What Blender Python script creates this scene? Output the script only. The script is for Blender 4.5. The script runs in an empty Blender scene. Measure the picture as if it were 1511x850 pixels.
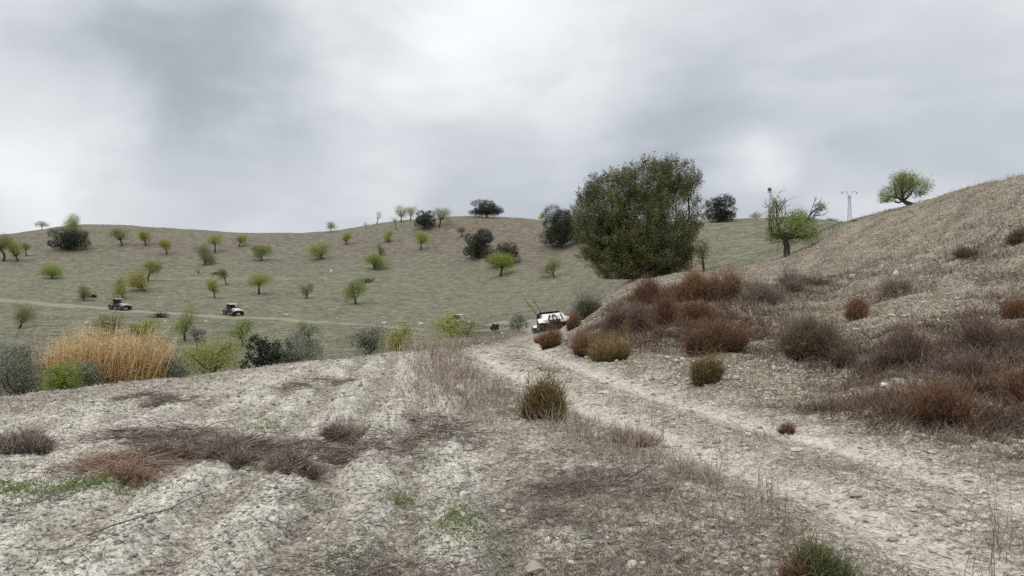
import bpy, math, numpy as np
from math import radians as R, pi
rng = np.random.default_rng(7)
sc = bpy.context.scene
COL = sc.collection

# ------------------------------------------------------------------ numbers of the view
F = 1100.0          # focal length in photograph pixels (photo 1511 wide)
CX, CY = 755.0, 425.0
CAMZ = 1.65

# ------------------------------------------------------------------ noise
_ang = np.random.default_rng(3).uniform(0, 2 * pi, 4096)
_gx, _gy = np.cos(_ang), np.sin(_ang)

def pn(x, y, seed=0):
    x = np.asarray(x, float) + seed * 17.31; y = np.asarray(y, float) - seed * 9.77
    xi = np.floor(x); yi = np.floor(y); fx = x - xi; fy = y - yi
    xi = xi.astype(np.int64); yi = yi.astype(np.int64)
    u = fx * fx * fx * (fx * (fx * 6 - 15) + 10); v = fy * fy * fy * (fy * (fy * 6 - 15) + 10)
    def g(ix, iy, dx, dy):
        h = (ix * 374761393 + iy * 668265263 + seed * 974711) & 0xffffffff
        h = ((h ^ (h >> 13)) * 1274126177) & 0xffffffff
        h = (h ^ (h >> 16)) & 4095
        return _gx[h] * dx + _gy[h] * dy
    a = g(xi, yi, fx, fy); b = g(xi + 1, yi, fx - 1, fy)
    c = g(xi, yi + 1, fx, fy - 1); d = g(xi + 1, yi + 1, fx - 1, fy - 1)
    return (a + (b - a) * u + (c - a) * v + (a - b - c + d) * u * v) * 1.5

def fbm(x, y, sc_, oct_=4, seed=0, rough=.5):
    s = 0; a = 1.; k = 1. / sc_; t = 0
    for i in range(oct_):
        s = s + a * pn(np.asarray(x) * k, np.asarray(y) * k, seed + i * 5); t += a; a *= rough; k *= 2.03
    return s / t

def sstep(a, b, x):
    t = np.clip((np.asarray(x, float) - a) / (b - a), 0, 1); return t * t * (3 - 2 * t)

# ------------------------------------------------------------------ terrain: profiles along rays (distance Y, height z)
def Zp(Y, py): return CAMZ + (CY - py) / F * Y
COLS = [
 (-1100, None, [(4.2,0.),(9,-.1),(12,-.5),(18,-2.2),(30,-4.3),(45,-4.8),(75,-2.6),(110,.5),(150,6),(190,14),(240,16)]),
 (0,   [(11,592),(13.5,600),(17,640),(30,630),(41,588),(55,541),(70,502),(88,485),(110,443),(127,423),(145,400),(170,367),(192,347),(230,352)], None),
 (130, [(12,576),(14.5,584),(18,630),(30,624),(42,585),(56,535),(68,507),(86,480),(106,453),(123,430),(142,411),(170,372),(198,331),(240,338)], None),
 (250, [(13,563),(15.5,570),(18.5,618),(30,612),(42,581),(48,558),(58,526),(66,507),(82,484),(104,461),(121,437),(141,411),(168,379),(200,337),(240,345)], None),
 (350, [(15,550),(18,560),(21,592),(32,592),(42,571),(48,550),(57,524),(66,506),(82,485),(102,466),(121,440),(141,412),(168,382),(204,343),(240,352)], None),
 (450, [(16.6,535),(19,541),(22,562),(34,572),(44,553),(52,528),(65,506),(80,488),(99,474),(120,447),(140,419),(166,387),(206,344),(240,352)], None),
 (600, [(19,520),(22,523),(26,533),(38,530),(49,522),(60,507),(75,492),(94,483),(118,449),(140,418),(170,374),(202,325),(240,330)], None),
 (690, [(19,520),(24,512),(30,508),(40,502),(50,497),(60,492),(80,486),(92,481),(118,448),(145,406),(170,365),(195,320),(240,326)], None),
 (770, [(13,562),(20,525),(30,503),(37,496),(40.5,494),(43.6,503),(50,493),(60,484),(80,471),(100,452),(130,412),(160,365),(188,323),(240,330)], None),
 (813, [(10,606),(15,542),(20,523),(30,500),(37,493),(40.5,489),(43.6,505),(50,492),(60,479),(80,465),(100,449),(130,409),(160,365),(186,327),(240,334)], None),
 (930, [(10,606),(13.5,556),(17,524),(21,490),(26,462),(31,440),(36,426),(41,416),(46,419),(55,420),(70,415),(100,394),(130,361),(167,328),(240,336)], None),
 (1040,[(8,652),(12,576),(15,541),(18.5,500),(23,464),(28,432),(33,412),(37,404),(45,408),(60,401),(80,385),(100,365),(137,326),(220,338)], None),
 (1160,[(7.5,667),(10.5,596),(14,541),(18,498),(24,452),(30,422),(38,395),(46,377),(51,368),(56,371),(70,368),(90,352),(126,322),(230,338)], None),
 (1250,[(7,684),(9.5,612),(12,566),(15,524),(20,472),(26,424),(32,389),(38,361),(44,338),(49,327),(53,331),(70,336),(110,329),(230,345)], None),
 (1335,[(6.6,700),(8.7,633),(11,573),(14,517),(18,466),(24,413),(30,369),(38,327),(44,302),(49,306),(60,320),(100,331),(230,345)], None),
 (1511,[(6,727),(7.4,670),(9,608),(11,556),(14,496),(18,434),(22,379),(26,327),(30,283),(33.5,258),(38,262),(50,280),(120,320)], None),
 (2000,None,[(5,0.02),(6.5,.3),(10,1.3),(15,2.9),(20,4.6),(25,6.3),(30,7.7),(50,8),(120,9)]),
]
def pchip(x, y, q):
    x = np.asarray(x, float); y = np.asarray(y, float)
    h = np.diff(x); d = np.diff(y) / h
    m = np.zeros_like(y)
    w1 = 2 * h[1:] + h[:-1]; w2 = h[1:] + 2 * h[:-1]
    ok = d[1:] * d[:-1] > 0
    with np.errstate(divide='ignore', invalid='ignore'):
        hm = (w1 + w2) / (w1 / d[:-1] + w2 / d[1:])
    m[1:-1] = np.where(ok, hm, 0); m[0] = d[0]; m[-1] = 0
    q = np.clip(q, x[0], x[-1]); i = np.clip(np.searchsorted(x, q) - 1, 0, len(x) - 2)
    t = (q - x[i]) / h[i]
    return ((1 + 2 * t) * (1 - t) ** 2 * y[i] + t * (1 - t) ** 2 * h[i] * m[i]
            + t * t * (3 - 2 * t) * y[i + 1] + t * t * (t - 1) * h[i] * m[i + 1])
NR, NT = 700, 721
RG = np.geomspace(1.0, 700, NR); LRG = np.log(RG)
TG = np.linspace(-pi, pi, NT)
_tc, _prof = [], []
for px, pp, zz in COLS:
    th = math.atan((px - CX) / F); c = math.cos(th)
    pts = [(Y / c, Zp(Y, py)) for Y, py in pp] if pp else [(Y, z) for Y, z in zz]
    pts = [(0.5, 0.0), (3.0, 0.0)] + [p for p in pts if p[0] > 3.2]
    pts = pts + [(320, pts[-1][1] - 2), (700, pts[-1][1] - 12)]
    a = np.array(pts); _tc.append(th); _prof.append(pchip(a[:, 0], a[:, 1], RG))
_flat = pchip([.5, 3, 20, 60, 200, 700], [0, 0, .3, 1.5, 2, 0], RG)
_tc = [-pi, -1.75] + _tc + [1.6, pi]
_prof = [_flat, .6 * _prof[0] + .4 * _flat] + _prof + [.5 * _prof[-1] + .5 * _flat, _flat]
_prof = np.array(_prof)
TAB = np.stack([pchip(_tc, _prof[:, i], TG) for i in range(NR)], 1)   # [theta, r]
for _ in range(3):      # soften the joins between profiles
    TAB[:, 1:-1] = .25 * TAB[:, :-2] + .5 * TAB[:, 1:-1] + .25 * TAB[:, 2:]
    TAB[1:-1] = .25 * TAB[:-2] + .5 * TAB[1:-1] + .25 * TAB[2:]

def H0(x, y):
    x = np.asarray(x, float); y = np.asarray(y, float)
    r = np.hypot(x, y); th = np.arctan2(x, y)
    a = np.clip((th + pi) / (2 * pi) * (NT - 1), 0, NT - 1.001); b = np.clip((np.log(np.maximum(r, 1.0)) - LRG[0]) / (LRG[-1] - LRG[0]) * (NR - 1), 0, NR - 1.001)
    i = a.astype(int); j = b.astype(int); u = a - i; v = b - j
    z = (TAB[i, j] * (1 - u) * (1 - v) + TAB[i + 1, j] * u * (1 - v) + TAB[i, j + 1] * (1 - u) * v + TAB[i + 1, j + 1] * u * v)
    return np.where(r < 1, z * r, z)

# track axis (x as a function of y), field edge, masks in metres
_cy = np.array([-40, 0, 3, 4.27, 6.6, 10.4, 14, 18, 24, 32, 44, 52, 60, 200]); _cx = np.array([12, 4.0, 3.6, 3.43, 3.0, 1.74, .78, .06, .1, .95, 2.2, 2.4, 2.0, -4.])
def track_x(y): return np.interp(y, _cy, _cx)
def edge_x(y): return np.interp(y, [0, 8.5, 12, 16, 20, 30], [.15, .05, -.75, -1.55, -2.0, -2.2])
def crest_r(th):
    return np.interp(th, [math.atan((p - CX) / F) for p in (-1100, 0, 130, 250, 350, 450, 600, 690)], [10, 11.5, 12.8, 14, 15.6, 17, 19.5, 20.5])
FURROW = np.array([-.105, 1.]) / math.hypot(.105, 1)

def masks(x, y):
    x = np.asarray(x, float); y = np.asarray(y, float)
    r = np.hypot(x, y); th = np.arctan2(x, y)
    n1 = fbm(x, y, 1.4, 3, 11); n2 = fbm(x, y, 5, 3, 21); n3 = fbm(x, y, .45, 3, 31)
    d = x - track_x(y) + .2 * n1
    near = 1 - sstep(44, 56, y)
    rut = np.exp(-(((np.abs(d) - .74 - .1 * n2) / .25) ** 2)) * near * (y > 0)
    road = (1 - sstep(1.05, 1.55, np.abs(d) + .25 * n3)) * near * (y > 0)
    e = edge_x(y) - x + .5 * fbm(x, y, 2.4, 2, 23) + .55 * n1 + .35 * n2 + .15 * n3
    brow = crest_r(th) - r
    field = sstep(-.35, .55, e) * sstep(-1.2, 2.2, brow + 1.6 * n2) * (y > -30)
    left_far = sstep(-1, 4, -brow) * sstep(2.5, -1.0, x - track_x(y) + 1.5) * sstep(16, 24, r)
    far = np.maximum(left_far, sstep(47, 54, r))
    bank = sstep(1.3, 1.9, d) * (1 - far)
    verge = np.clip(1 - field - road - bank - far, 0, 1)
    return dict(rut=rut, road=road, field=field, far=far, bank=bank, verge=verge, d=d, n1=n1, n2=n2, n3=n3, r=r, th=th, brow=brow)

TRACKS = {}   # hillside tracks: polylines in metres, filled below
def near_line(x, y, line):
    best = np.full(np.shape(x), 1e9)
    for (ax, ay), (bx, by) in zip(line[:-1], line[1:]):
        dx, dy = bx - ax, by - ay; L = dx * dx + dy * dy
        t = np.clip(((x - ax) * dx + (y - ay) * dy) / L, 0, 1)
        best = np.minimum(best, np.hypot(x - ax - t * dx, y - ay - t * dy))
    return best

def furrow_wave(x, y):
    s = x * FURROW[1] - y * FURROW[0]
    return np.sin(2 * pi * s / .74 + 1.4 * fbm(x, y, 3.5, 2, 41) + .6 * fbm(x, y, .8, 3, 43))
def Hd(x, y, m=None):
    """terrain with its relief: furrows and clods, lumps on the bank, terracettes on the far slope"""
    m = m or masks(x, y)
    z = H0(x, y)
    s = x * FURROW[1] - y * FURROW[0]
    fw = furrow_wave(x, y) 
    fw2 = np.abs(pn(s / .33, (x * FURROW[0] + y * FURROW[1]) / 1.6, 44))
    clod = np.abs(fbm(x, y, .30, 4, 51, .65)) * .12 + np.abs(pn(x / .08, y / .08, 55)) * .035
    z = z + m['field'] * (.042 * (.18 + .82 * sstep(-3.0, -1.3, s + .5 * m['n2'])) * fw * (1 + .6 * m['n2']) + .012 * np.sin(1.9 * fw + 3 * m['n1']) + .045 * fw2 + .66 * clod - .04)
    ed = edge_x(y) - x + .5 * fbm(x, y, 2.4, 2, 23) + .22 * m['n1']
    z = z - .11 * np.exp(-((ed - .1) / .17) ** 2) * (y > 2) * (m['r'] < 19)
    lump = fbm(x, y, 1.6, 4, 61, .55)
    z = z + m['bank'] * (.22 * lump + .22 * fbm(x, y, 4.5, 2, 63) + .07 * np.abs(pn(x / .35, y / .35, 65)) + .025 * np.abs(pn(x / .12, y / .12, 66)))
    z = z + m['verge'] * (.06 * lump + .05 * np.abs(pn(x / .2, y / .2, 67)))
    z = z - .065 * m['rut'] + .03 * m['road'] * np.exp(-(m['d'] / .35) ** 2) + m['road'] * (.018 * np.abs(pn(x / .16, y / .16, 68)) + .012 * pn(x / .5, y / .5, 69))
    w = np.clip(m['far'], 0, 1)
    z = z + w * (.6 * fbm(x, y, 16, 3, 71) + .13 * fbm(x, y * 1.4, 3.2, 3, 75, .55) + .05 * np.abs(pn(x / 3.5, (z) / .9, 78)))
    for k, (line, wd) in TRACKS.items():
        dl = near_line(x, y, line)
        z = z - .12 * np.exp(-(dl / wd) ** 2)
    return z

_Ys = np.concatenate([np.geomspace(2.5, 300, 2600)])
def cast(px, py, fine=True):
    X = (px - CX) / F * _Ys; Zr = CAMZ + (CY - py) / F * _Ys
    h = Hd(X, _Ys) if fine else H0(X, _Ys)
    k = np.nonzero(Zr <= h)[0]
    if len(k) == 0: return None
    i = k[0]
    return np.array([X[i], _Ys[i], h[i]])
def stand(px, Y):
    X = (px - CX) / F * Y
    return np.array([X, Y, float(Hd(np.array([X]), np.array([Y]))[0])])
def lane(pts): return [tuple(cast(px, py, False)[:2]) for px, py in pts]
_t1 = lane([(2, 443), (90, 450), (177, 458), (262, 462), (345, 467), (420, 471), (500, 478), (560, 482), (630, 485)])
_t1 = [(_t1[0][0] - 40, _t1[0][1] + 6)] + _t1 + [(-2, 84), (1.5, 66), (2.2, 52)]
_t2 = lane([(2, 412), (130, 411), (300, 412), (420, 412), (480, 411)])
TRACKS['lower'] = (_t1, 1.5); TRACKS['upper'] = (_t2, .9)

# ------------------------------------------------------------------ mesh builder
def mesh_obj(name, V, Q=None, T=None, mat=None, parent=None, smooth=False, attrs=None):
    V = np.ascontiguousarray(V, np.float32)
    me = bpy.data.meshes.new(name)
    Q = np.zeros((0, 4), np.int32) if Q is None else np.asarray(Q, np.int32); T = np.zeros((0, 3), np.int32) if T is None else np.asarray(T, np.int32)
    nl = Q.size + T.size; npoly = len(Q) + len(T)
    me.vertices.add(len(V)); me.vertices.foreach_set('co', V.ravel())
    me.loops.add(nl); me.loops.foreach_set('vertex_index', np.concatenate([Q.ravel(), T.ravel()]).astype(np.int32))
    me.polygons.add(npoly)
    tot = np.concatenate([np.full(len(Q), 4), np.full(len(T), 3)]).astype(np.int32)
    st = np.concatenate([[0], np.cumsum(tot)[:-1]]).astype(np.int32)
    me.polygons.foreach_set('loop_start', st)
    me.polygons.foreach_set('use_smooth', np.full(npoly, bool(smooth)))
    for k, a in (attrs or {}).items():
        at = me.attributes.new(k, 'FLOAT', 'POINT'); at.data.foreach_set('value', np.ascontiguousarray(a, np.float32))
    me.update(calc_edges=True); me.validate()
    if mat: me.materials.append(mat)
    o = bpy.data.objects.new(name, me); COL.objects.link(o)
    if parent: o.parent = parent
    return o

class MB:
    def __init__(s): s.V, s.Q, s.T, s.h, s.n = [], [], [], [], 0
    def add(s, V, Q=None, T=None, h=None):
        V = np.asarray(V, float).reshape(-1, 3)
        s.V.append(V); s.h.append(np.zeros(len(V)) if h is None else h)
        if Q is not None and len(Q): s.Q.append(np.asarray(Q) + s.n)
        if T is not None and len(T): s.T.append(np.asarray(T) + s.n)
        s.n += len(V)
    def box(s, c, d, rot=None):
        x, y, z = np.array(d) / 2
        v = np.array([[-x,-y,-z],[x,-y,-z],[x,y,-z],[-x,y,-z],[-x,-y,z],[x,-y,z],[x,y,z],[-x,y,z]])
        if rot is not None: v = v @ np.array(rot).T
        s.add(v + np.array(c), [[3,2,1,0],[4,5,6,7],[0,1,5,4],[1,2,6,5],[2,3,7,6],[3,0,4,7]])
    def prism(s, prof, y0, y1, taper=0.):
        """side profile (x,z), counter-clockwise, extruded across y; the upper points may draw in"""
        p = np.array(prof, float); n = len(p); zt = p[:, 1].max(); zb = p[:, 1].min()
        k = 1 - taper * (p[:, 1] - zb) / max(zt - zb, 1e-6); ym = (y0 + y1) / 2; hw = (y1 - y0) / 2
        a = np.c_[p[:, 0], ym - hw * k, p[:, 1]]; b = np.c_[p[:, 0], ym + hw * k, p[:, 1]]
        i = np.arange(n); j = (i + 1) % n
        s.add(np.r_[a, b], np.c_[i, j, j + n, i + n])
        t = np.array([[0, q, q + 1] for q in range(1, n - 1)])
        s.T.append(t[:, ::-1] + s.n - 2 * n); s.T.append(t + s.n - n)
        s.T[-2] = t + s.n - 2 * n
    def tube(s, P, rad, sides=6, h=None, cap=True):
        P = np.asarray(P, float); n = len(P); rad = np.broadcast_to(np.asarray(rad, float), (n,))
        tan = np.gradient(P, axis=0); tan /= np.linalg.norm(tan, axis=1)[:, None] + 1e-9
        up = np.array([0, 0, 1.]) if abs(tan[0][2]) < .9 else np.array([1., 0, 0])
        a = np.cross(tan, up); a /= np.linalg.norm(a, axis=1)[:, None] + 1e-9; b = np.cross(tan, a)
        t = np.linspace(0, 2 * pi, sides, endpoint=False)
        V = P[:, None] + rad[:, None, None] * (np.cos(t)[None, :, None] * a[:, None] + np.sin(t)[None, :, None] * b[:, None])
        V = V.reshape(-1, 3); q = []
        for i in range(n - 1):
            for k in range(sides):
                k2 = (k + 1) % sides
                q.append([i * sides + k, (i + 1) * sides + k, (i + 1) * sides + k2, i * sides + k2])
        T = []
        if cap:
            for k in range(1, sides - 1):
                T.append([0, k, k + 1]); T.append([(n - 1) * sides, (n - 1) * sides + k + 1, (n - 1) * sides + k])
        s.add(V, q, T, None if h is None else np.repeat(h, sides))
    def lathe_y(s, prof, c, sides=20):
        """profile (radius, y) spun about the y axis through c"""
        p = np.array(prof, float); n = len(p); t = np.linspace(0, 2 * pi, sides, endpoint=False)
        V = np.stack([p[:, None, 0] * np.cos(t), np.repeat(p[:, 1:2], sides, 1), p[:, None, 0] * np.sin(t)], -1).reshape(-1, 3) + np.array(c)
        q = [[i * sides + k, (i + 1) * sides + k, (i + 1) * sides + (k + 1) % sides, i * sides + (k + 1) % sides] for i in range(n - 1) for k in range(sides)]
        s.add(V, q)
    def build(s, name, mat, parent=None, smooth=False, h=False):
        return mesh_obj(name, np.concatenate(s.V), np.concatenate(s.Q) if s.Q else None, np.concatenate(s.T) if s.T else None, mat, parent, smooth,
                        {'h': np.concatenate(s.h)} if h else None)

def unit(v): return v / (np.linalg.norm(v, axis=-1, keepdims=True) + 1e-9)
def blades(P, D, L, W, B):
    """thin bent blades or twigs: foot P, direction D, length L, width W, bend B"""
    n = len(P); D = unit(D); side = unit(np.cross(D, rng.normal(size=(n, 3)))) * (W / 2)[:, None]
    mid = P + D * (L * .55)[:, None] + B * (.3 * L)[:, None]; tip = P + D * L[:, None] + B * L[:, None]
    V = np.stack([P - side, P + side, mid + side * .75, mid - side * .75, tip], 1).reshape(-1, 3)
    o = np.arange(n)[:, None] * 5
    T = np.concatenate([o + np.array([[0, 1, 2]]), o + np.array([[0, 2, 3]]), o + np.array([[3, 2, 4]])], 1).reshape(-1, 3)
    return V, T, np.tile([0, 0, .55, .55, 1.], n)
def leaf_cards(P, S, asp=.5, up=.0):
    n = len(P); a = unit(rng.normal(size=(n, 3)) + np.array([0, 0, up])); b = unit(np.cross(a, rng.normal(size=(n, 3))))
    a = a * (S / 2)[:, None]; b = b * (S * asp / 2)[:, None]
    V = np.stack([P - a, P + b, P + a, P - b], 1).reshape(-1, 3)
    return V, np.arange(n * 4).reshape(-1, 4)

# ------------------------------------------------------------------ materials
def new_mat(name):
    m = bpy.data.materials.new(name); m.use_nodes = True; nt = m.node_tree
    return m, nt, nt.nodes['Principled BSDF'], nt.nodes['Material Output']
def N(nt, t, **k):
    n = nt.nodes.new(t)
    for a, b in k.items():
        if a in n.inputs: n.inputs[a].default_value = b
        else: setattr(n, a, b)
    return n
def ramp(nt, src, stops, interp='LINEAR'):
    r = nt.nodes.new('ShaderNodeValToRGB'); r.color_ramp.interpolation = interp
    e = r.color_ramp.elements
    while len(e) < len(stops): e.new(.5)
    for q, (p, c) in zip(e, stops):
        q.position = p; q.color = (*c, 1) if not np.isscalar(c) else (c, c, c, 1)
    nt.links.new(src, r.inputs[0]); return r.outputs[0]
def noise(nt, vec, scale, detail=4, rough=.55, dist=0., mapscale=None):
    if mapscale is not None:
        mp = nt.nodes.new('ShaderNodeMapping'); mp.inputs['Scale'].default_value = mapscale; nt.links.new(vec, mp.inputs[0]); vec = mp.outputs[0]
    n = nt.nodes.new('ShaderNodeTexNoise'); n.inputs['Scale'].default_value = scale; n.inputs['Detail'].default_value = detail
    n.inputs['Roughness'].default_value = rough; n.inputs['Distortion'].default_value = dist
    nt.links.new(vec, n.inputs['Vector']); return n.outputs['Fac']
def math_n(nt, op, a, b=None, clamp=False):
    n = nt.nodes.new('ShaderNodeMath'); n.operation = op; n.use_clamp = clamp
    for i, v in enumerate((a, b)):
        if v is None: continue
        if isinstance(v, (int, float)): n.inputs[i].default_value = v
        else: nt.links.new(v, n.inputs[i])
    return n.outputs[0]
def mixc(nt, f, a, b):
    n = nt.nodes.new('ShaderNodeMix'); n.data_type = 'RGBA'
    for i, v in ((0, f), (6, a), (7, b)):
        if isinstance(v, (int, float)): n.inputs[i].default_value = v
        elif isinstance(v, tuple): n.inputs[i].default_value = (*v, 1)
        else: nt.links.new(v, n.inputs[i])
    return n.outputs[2]
def attr(nt, name):
    a = nt.nodes.new('ShaderNodeAttribute'); a.attribute_name = name; return a.outputs['Fac']

def leaf_mat(name, cols, trans=.25, rough=.6):
    m, nt, b, out = new_mat(name)
    g = nt.nodes.new('ShaderNodeNewGeometry')
    c = ramp(nt, math_n(nt, 'ADD', math_n(nt, 'MULTIPLY', g.outputs['Random Per Island'], .45), math_n(nt, 'MULTIPLY', attr(nt, 'h'), .55)), [(i / (len(cols) - 1), q) for i, q in enumerate(cols)])
    nt.links.new(c, b.inputs['Base Color']); b.inputs['Roughness'].default_value = rough; b.inputs['Specular IOR Level'].default_value = .25
    t = nt.nodes.new('ShaderNodeBsdfTranslucent'); nt.links.new(c, t.inputs[0])
    mx = nt.nodes.new('ShaderNodeMixShader'); mx.inputs[0].default_value = trans
    nt.links.new(b.outputs[0], mx.inputs[1]); nt.links.new(t.outputs[0], mx.inputs[2]); nt.links.new(mx.outputs[0], out.inputs[0])
    return m
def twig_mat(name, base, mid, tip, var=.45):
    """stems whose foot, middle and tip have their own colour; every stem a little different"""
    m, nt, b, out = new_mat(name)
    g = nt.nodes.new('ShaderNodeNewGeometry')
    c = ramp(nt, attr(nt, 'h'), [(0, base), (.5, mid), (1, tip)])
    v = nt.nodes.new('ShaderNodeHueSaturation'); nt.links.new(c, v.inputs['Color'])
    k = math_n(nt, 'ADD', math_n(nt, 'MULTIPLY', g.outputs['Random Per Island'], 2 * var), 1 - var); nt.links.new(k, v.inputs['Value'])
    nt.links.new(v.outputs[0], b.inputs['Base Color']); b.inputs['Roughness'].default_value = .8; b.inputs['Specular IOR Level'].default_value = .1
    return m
def solid(name, col, rough=.5, metal=0., var=.15, scale=6., spec=.5):
    m, nt, b, out = new_mat(name)
    tc = nt.nodes.new('ShaderNodeTexCoord')
    f = noise(nt, tc.outputs['Object'], scale, 4)
    c = ramp(nt, f, [(.3, tuple(q * (1 - var) for q in col)), (.7, tuple(min(1, q * (1 + var)) for q in col))])
    nt.links.new(c, b.inputs['Base Color']); b.inputs['Roughness'].default_value = rough; b.inputs['Metallic'].default_value = metal
    b.inputs['Specular IOR Level'].default_value = spec
    return m
def bark_mat(name, c0, c1):
    m, nt, b, out = new_mat(name); tc = nt.nodes.new('ShaderNodeTexCoord')
    f = noise(nt, tc.outputs['Object'], 9, 5, .65, 0, (1, 1, .25))
    nt.links.new(ramp(nt, f, [(.3, c0), (.7, c1)]), b.inputs['Base Color']); b.inputs['Roughness'].default_value = .9
    bp = nt.nodes.new('ShaderNodeBump'); bp.inputs['Distance'].default_value = .03; nt.links.new(f, bp.inputs['Height']); nt.links.new(bp.outputs[0], b.inputs['Normal'])
    return m

# ------------------------------------------------------------------ tags
def tag(o, label=None, cat=None, group=None, kind=None):
    for k, v in (('label', label), ('category', cat), ('group', group), ('kind', kind)):
        if v: o[k] = v
    return o
def thing(name, loc, label, cat, group=None, rot=None):
    o = bpy.data.objects.new(name, None); o.empty_display_size = .3; COL.objects.link(o); o.location = tuple(loc)
    if rot: o.rotation_euler = rot
    return tag(o, label, cat, group)
SKY_LOBES = [(200, 0, 270, -.12), (330, 80, 260, -.13), (450, 20, 200, -.06), (30, -40, 230, -.13), (720, -60, 360, -.11), (60, 150, 200, .17), (150, 270, 210, .05), (590, 90, 200, .05), (750, 90, 220, .10), (640, 190, 330, .04), (420, 240, 260, -.03), (1110, 255, 120, .12), (960, 180, 230, -.09), (1300, 150, 380, -.05), (1080, 10, 260, -.08), (0, 315, 140, .12), (1480, 60, 240, .05), (1420, 270, 200, .03)]
CLOUD = 9.0
EXPOSURE = 0.13
# ------------------------------------------------------------------ ground
def ground_material():
    m, nt, b, out = new_mat('earth'); g = nt.nodes.new('ShaderNodeNewGeometry'); P = g.outputs['Position']
    big = noise(nt, P, .35, 3); mid = noise(nt, P, 1.7, 5, .6); fine = noise(nt, P, 9, 6, .7); grit = noise(nt, P, 38, 4, .7)
    far1 = noise(nt, P, .16, 5, .65); far2 = noise(nt, P, .9, 6, .72, .2, (.8, 1, 1.8))
    speck = math_n(nt, 'ADD', math_n(nt, 'ADD', math_n(nt, 'MULTIPLY', fine, .34), math_n(nt, 'MULTIPLY', noise(nt, P, 19, 4, .65), .34)), math_n(nt, 'MULTIPLY', grit, .32))
    soil = ramp(nt, speck, [(.39, (.145, .133, .112)), (.44, (.275, .255, .221)), (.48, (.395, .372, .328)), (.54, (.50, .472, .42)), (.63, (.62, .59, .53))])  # dark stops paint in the shadows between clods, besides plant specks
    soil2 = ramp(nt, speck, [(.38, (.085, .072, .058)), (.45, (.26, .232, .195)), (.53, (.44, .40, .345)), (.65, (.62, .575, .50))])
    thatch = ramp(nt, speck, [(.385, (.05, .043, .035)), (.46, (.145, .128, .105)), (.54, (.25, .225, .188)), (.66, (.46, .425, .37))])
    bank = ramp(nt, speck, [(.40, (.03, .024, .018)), (.455, (.088, .072, .054)), (.525, (.18, .152, .116)), (.61, (.40, .355, .285))])
    green = ramp(nt, far2, [(.33, (.075, .071, .048)), (.5, (.125, .12, .085)), (.67, (.185, .177, .13))])
    brown = ramp(nt, far2, [(.33, (.075, .064, .052)), (.5, (.122, .107, .087)), (.67, (.18, .16, .13))])
    red = ramp(nt, far2, [(.33, (.07, .052, .041)), (.5, (.132, .1, .08)), (.68, (.19, .152, .122))])
    # rills and litter drawn out along the furrows
    mr = nt.nodes.new('ShaderNodeMapping'); mr.inputs['Rotation'].default_value = (0, 0, -math.atan(.105)); nt.links.new(P, mr.inputs[0])
    st1 = noise(nt, mr.outputs[0], 1., 5, .6, .25, (2.6, .5, 1)); st2 = noise(nt, mr.outputs[0], 1., 4, .6, .2, (9, 2.2, 1))
    streak = ramp(nt, math_n(nt, 'ADD', math_n(nt, 'MULTIPLY', st1, .6), math_n(nt, 'MULTIPLY', st2, .4)), [(.45, 0.), (.55, 1.)])
    soil = mixc(nt, math_n(nt, 'MULTIPLY', streak, .5), soil, thatch)
    # patches of litter on the pale field
    pf = ramp(nt, math_n(nt, 'ADD', math_n(nt, 'MULTIPLY', mid, .6), math_n(nt, 'MULTIPLY', big, .4)), [(.44, 0.), (.6, 1.)])
    soil = mixc(nt, math_n(nt, 'MULTIPLY', pf, .32), soil, thatch)
    c = mixc(nt, ramp(nt, mid, [(.47, 0.), (.6, .75)]), thatch, soil)
    c = mixc(nt, attr(nt, 'bank'), c, bank)
    pat = ramp(nt, mid, [(.46, 0.), (.62, 1.)])
    c = mixc(nt, math_n(nt, 'MULTIPLY', math_n(nt, 'MULTIPLY', attr(nt, 'bank'), pat), .3), c, soil2)
    c = mixc(nt, attr(nt, 'field'), c, mixc(nt, attr(nt, 'litter'), soil, thatch))
    c = mixc(nt, math_n(nt, 'MULTIPLY', attr(nt, 'road'), math_n(nt, 'ADD', math_n(nt, 'MULTIPLY', mid, .8), -.02), True), c, soil2)
    c = mixc(nt, attr(nt, 'rut'), c, mixc(nt, .3, soil2, (.45, .42, .375)))
    f = mixc(nt, ramp(nt, math_n(nt, 'ADD', attr(nt, 'upper'), math_n(nt, 'SUBTRACT', far1, .5)), [(.3, 0.), (.75, 1.)]), green, brown)
    f = mixc(nt, attr(nt, 'red'), f, red)
    f = mixc(nt, attr(nt, 'lane'), f, ramp(nt, fine, [(.35, (.15, .132, .105)), (.65, (.28, .252, .208))]))
    c = mixc(nt, attr(nt, 'far'), c, f)
    nt.links.new(c, b.inputs['Base Color']); b.inputs['Roughness'].default_value = .95; b.inputs['Specular IOR Level'].default_value = .1
    bp = nt.nodes.new('ShaderNodeBump'); bp.inputs['Distance'].default_value = .035; bp.inputs['Strength'].default_value = .9
    nt.links.new(speck, bp.inputs['Height']); nt.links.new(bp.outputs[0], b.inputs['Normal'])
    return m
EARTH = ground_material()

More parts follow.
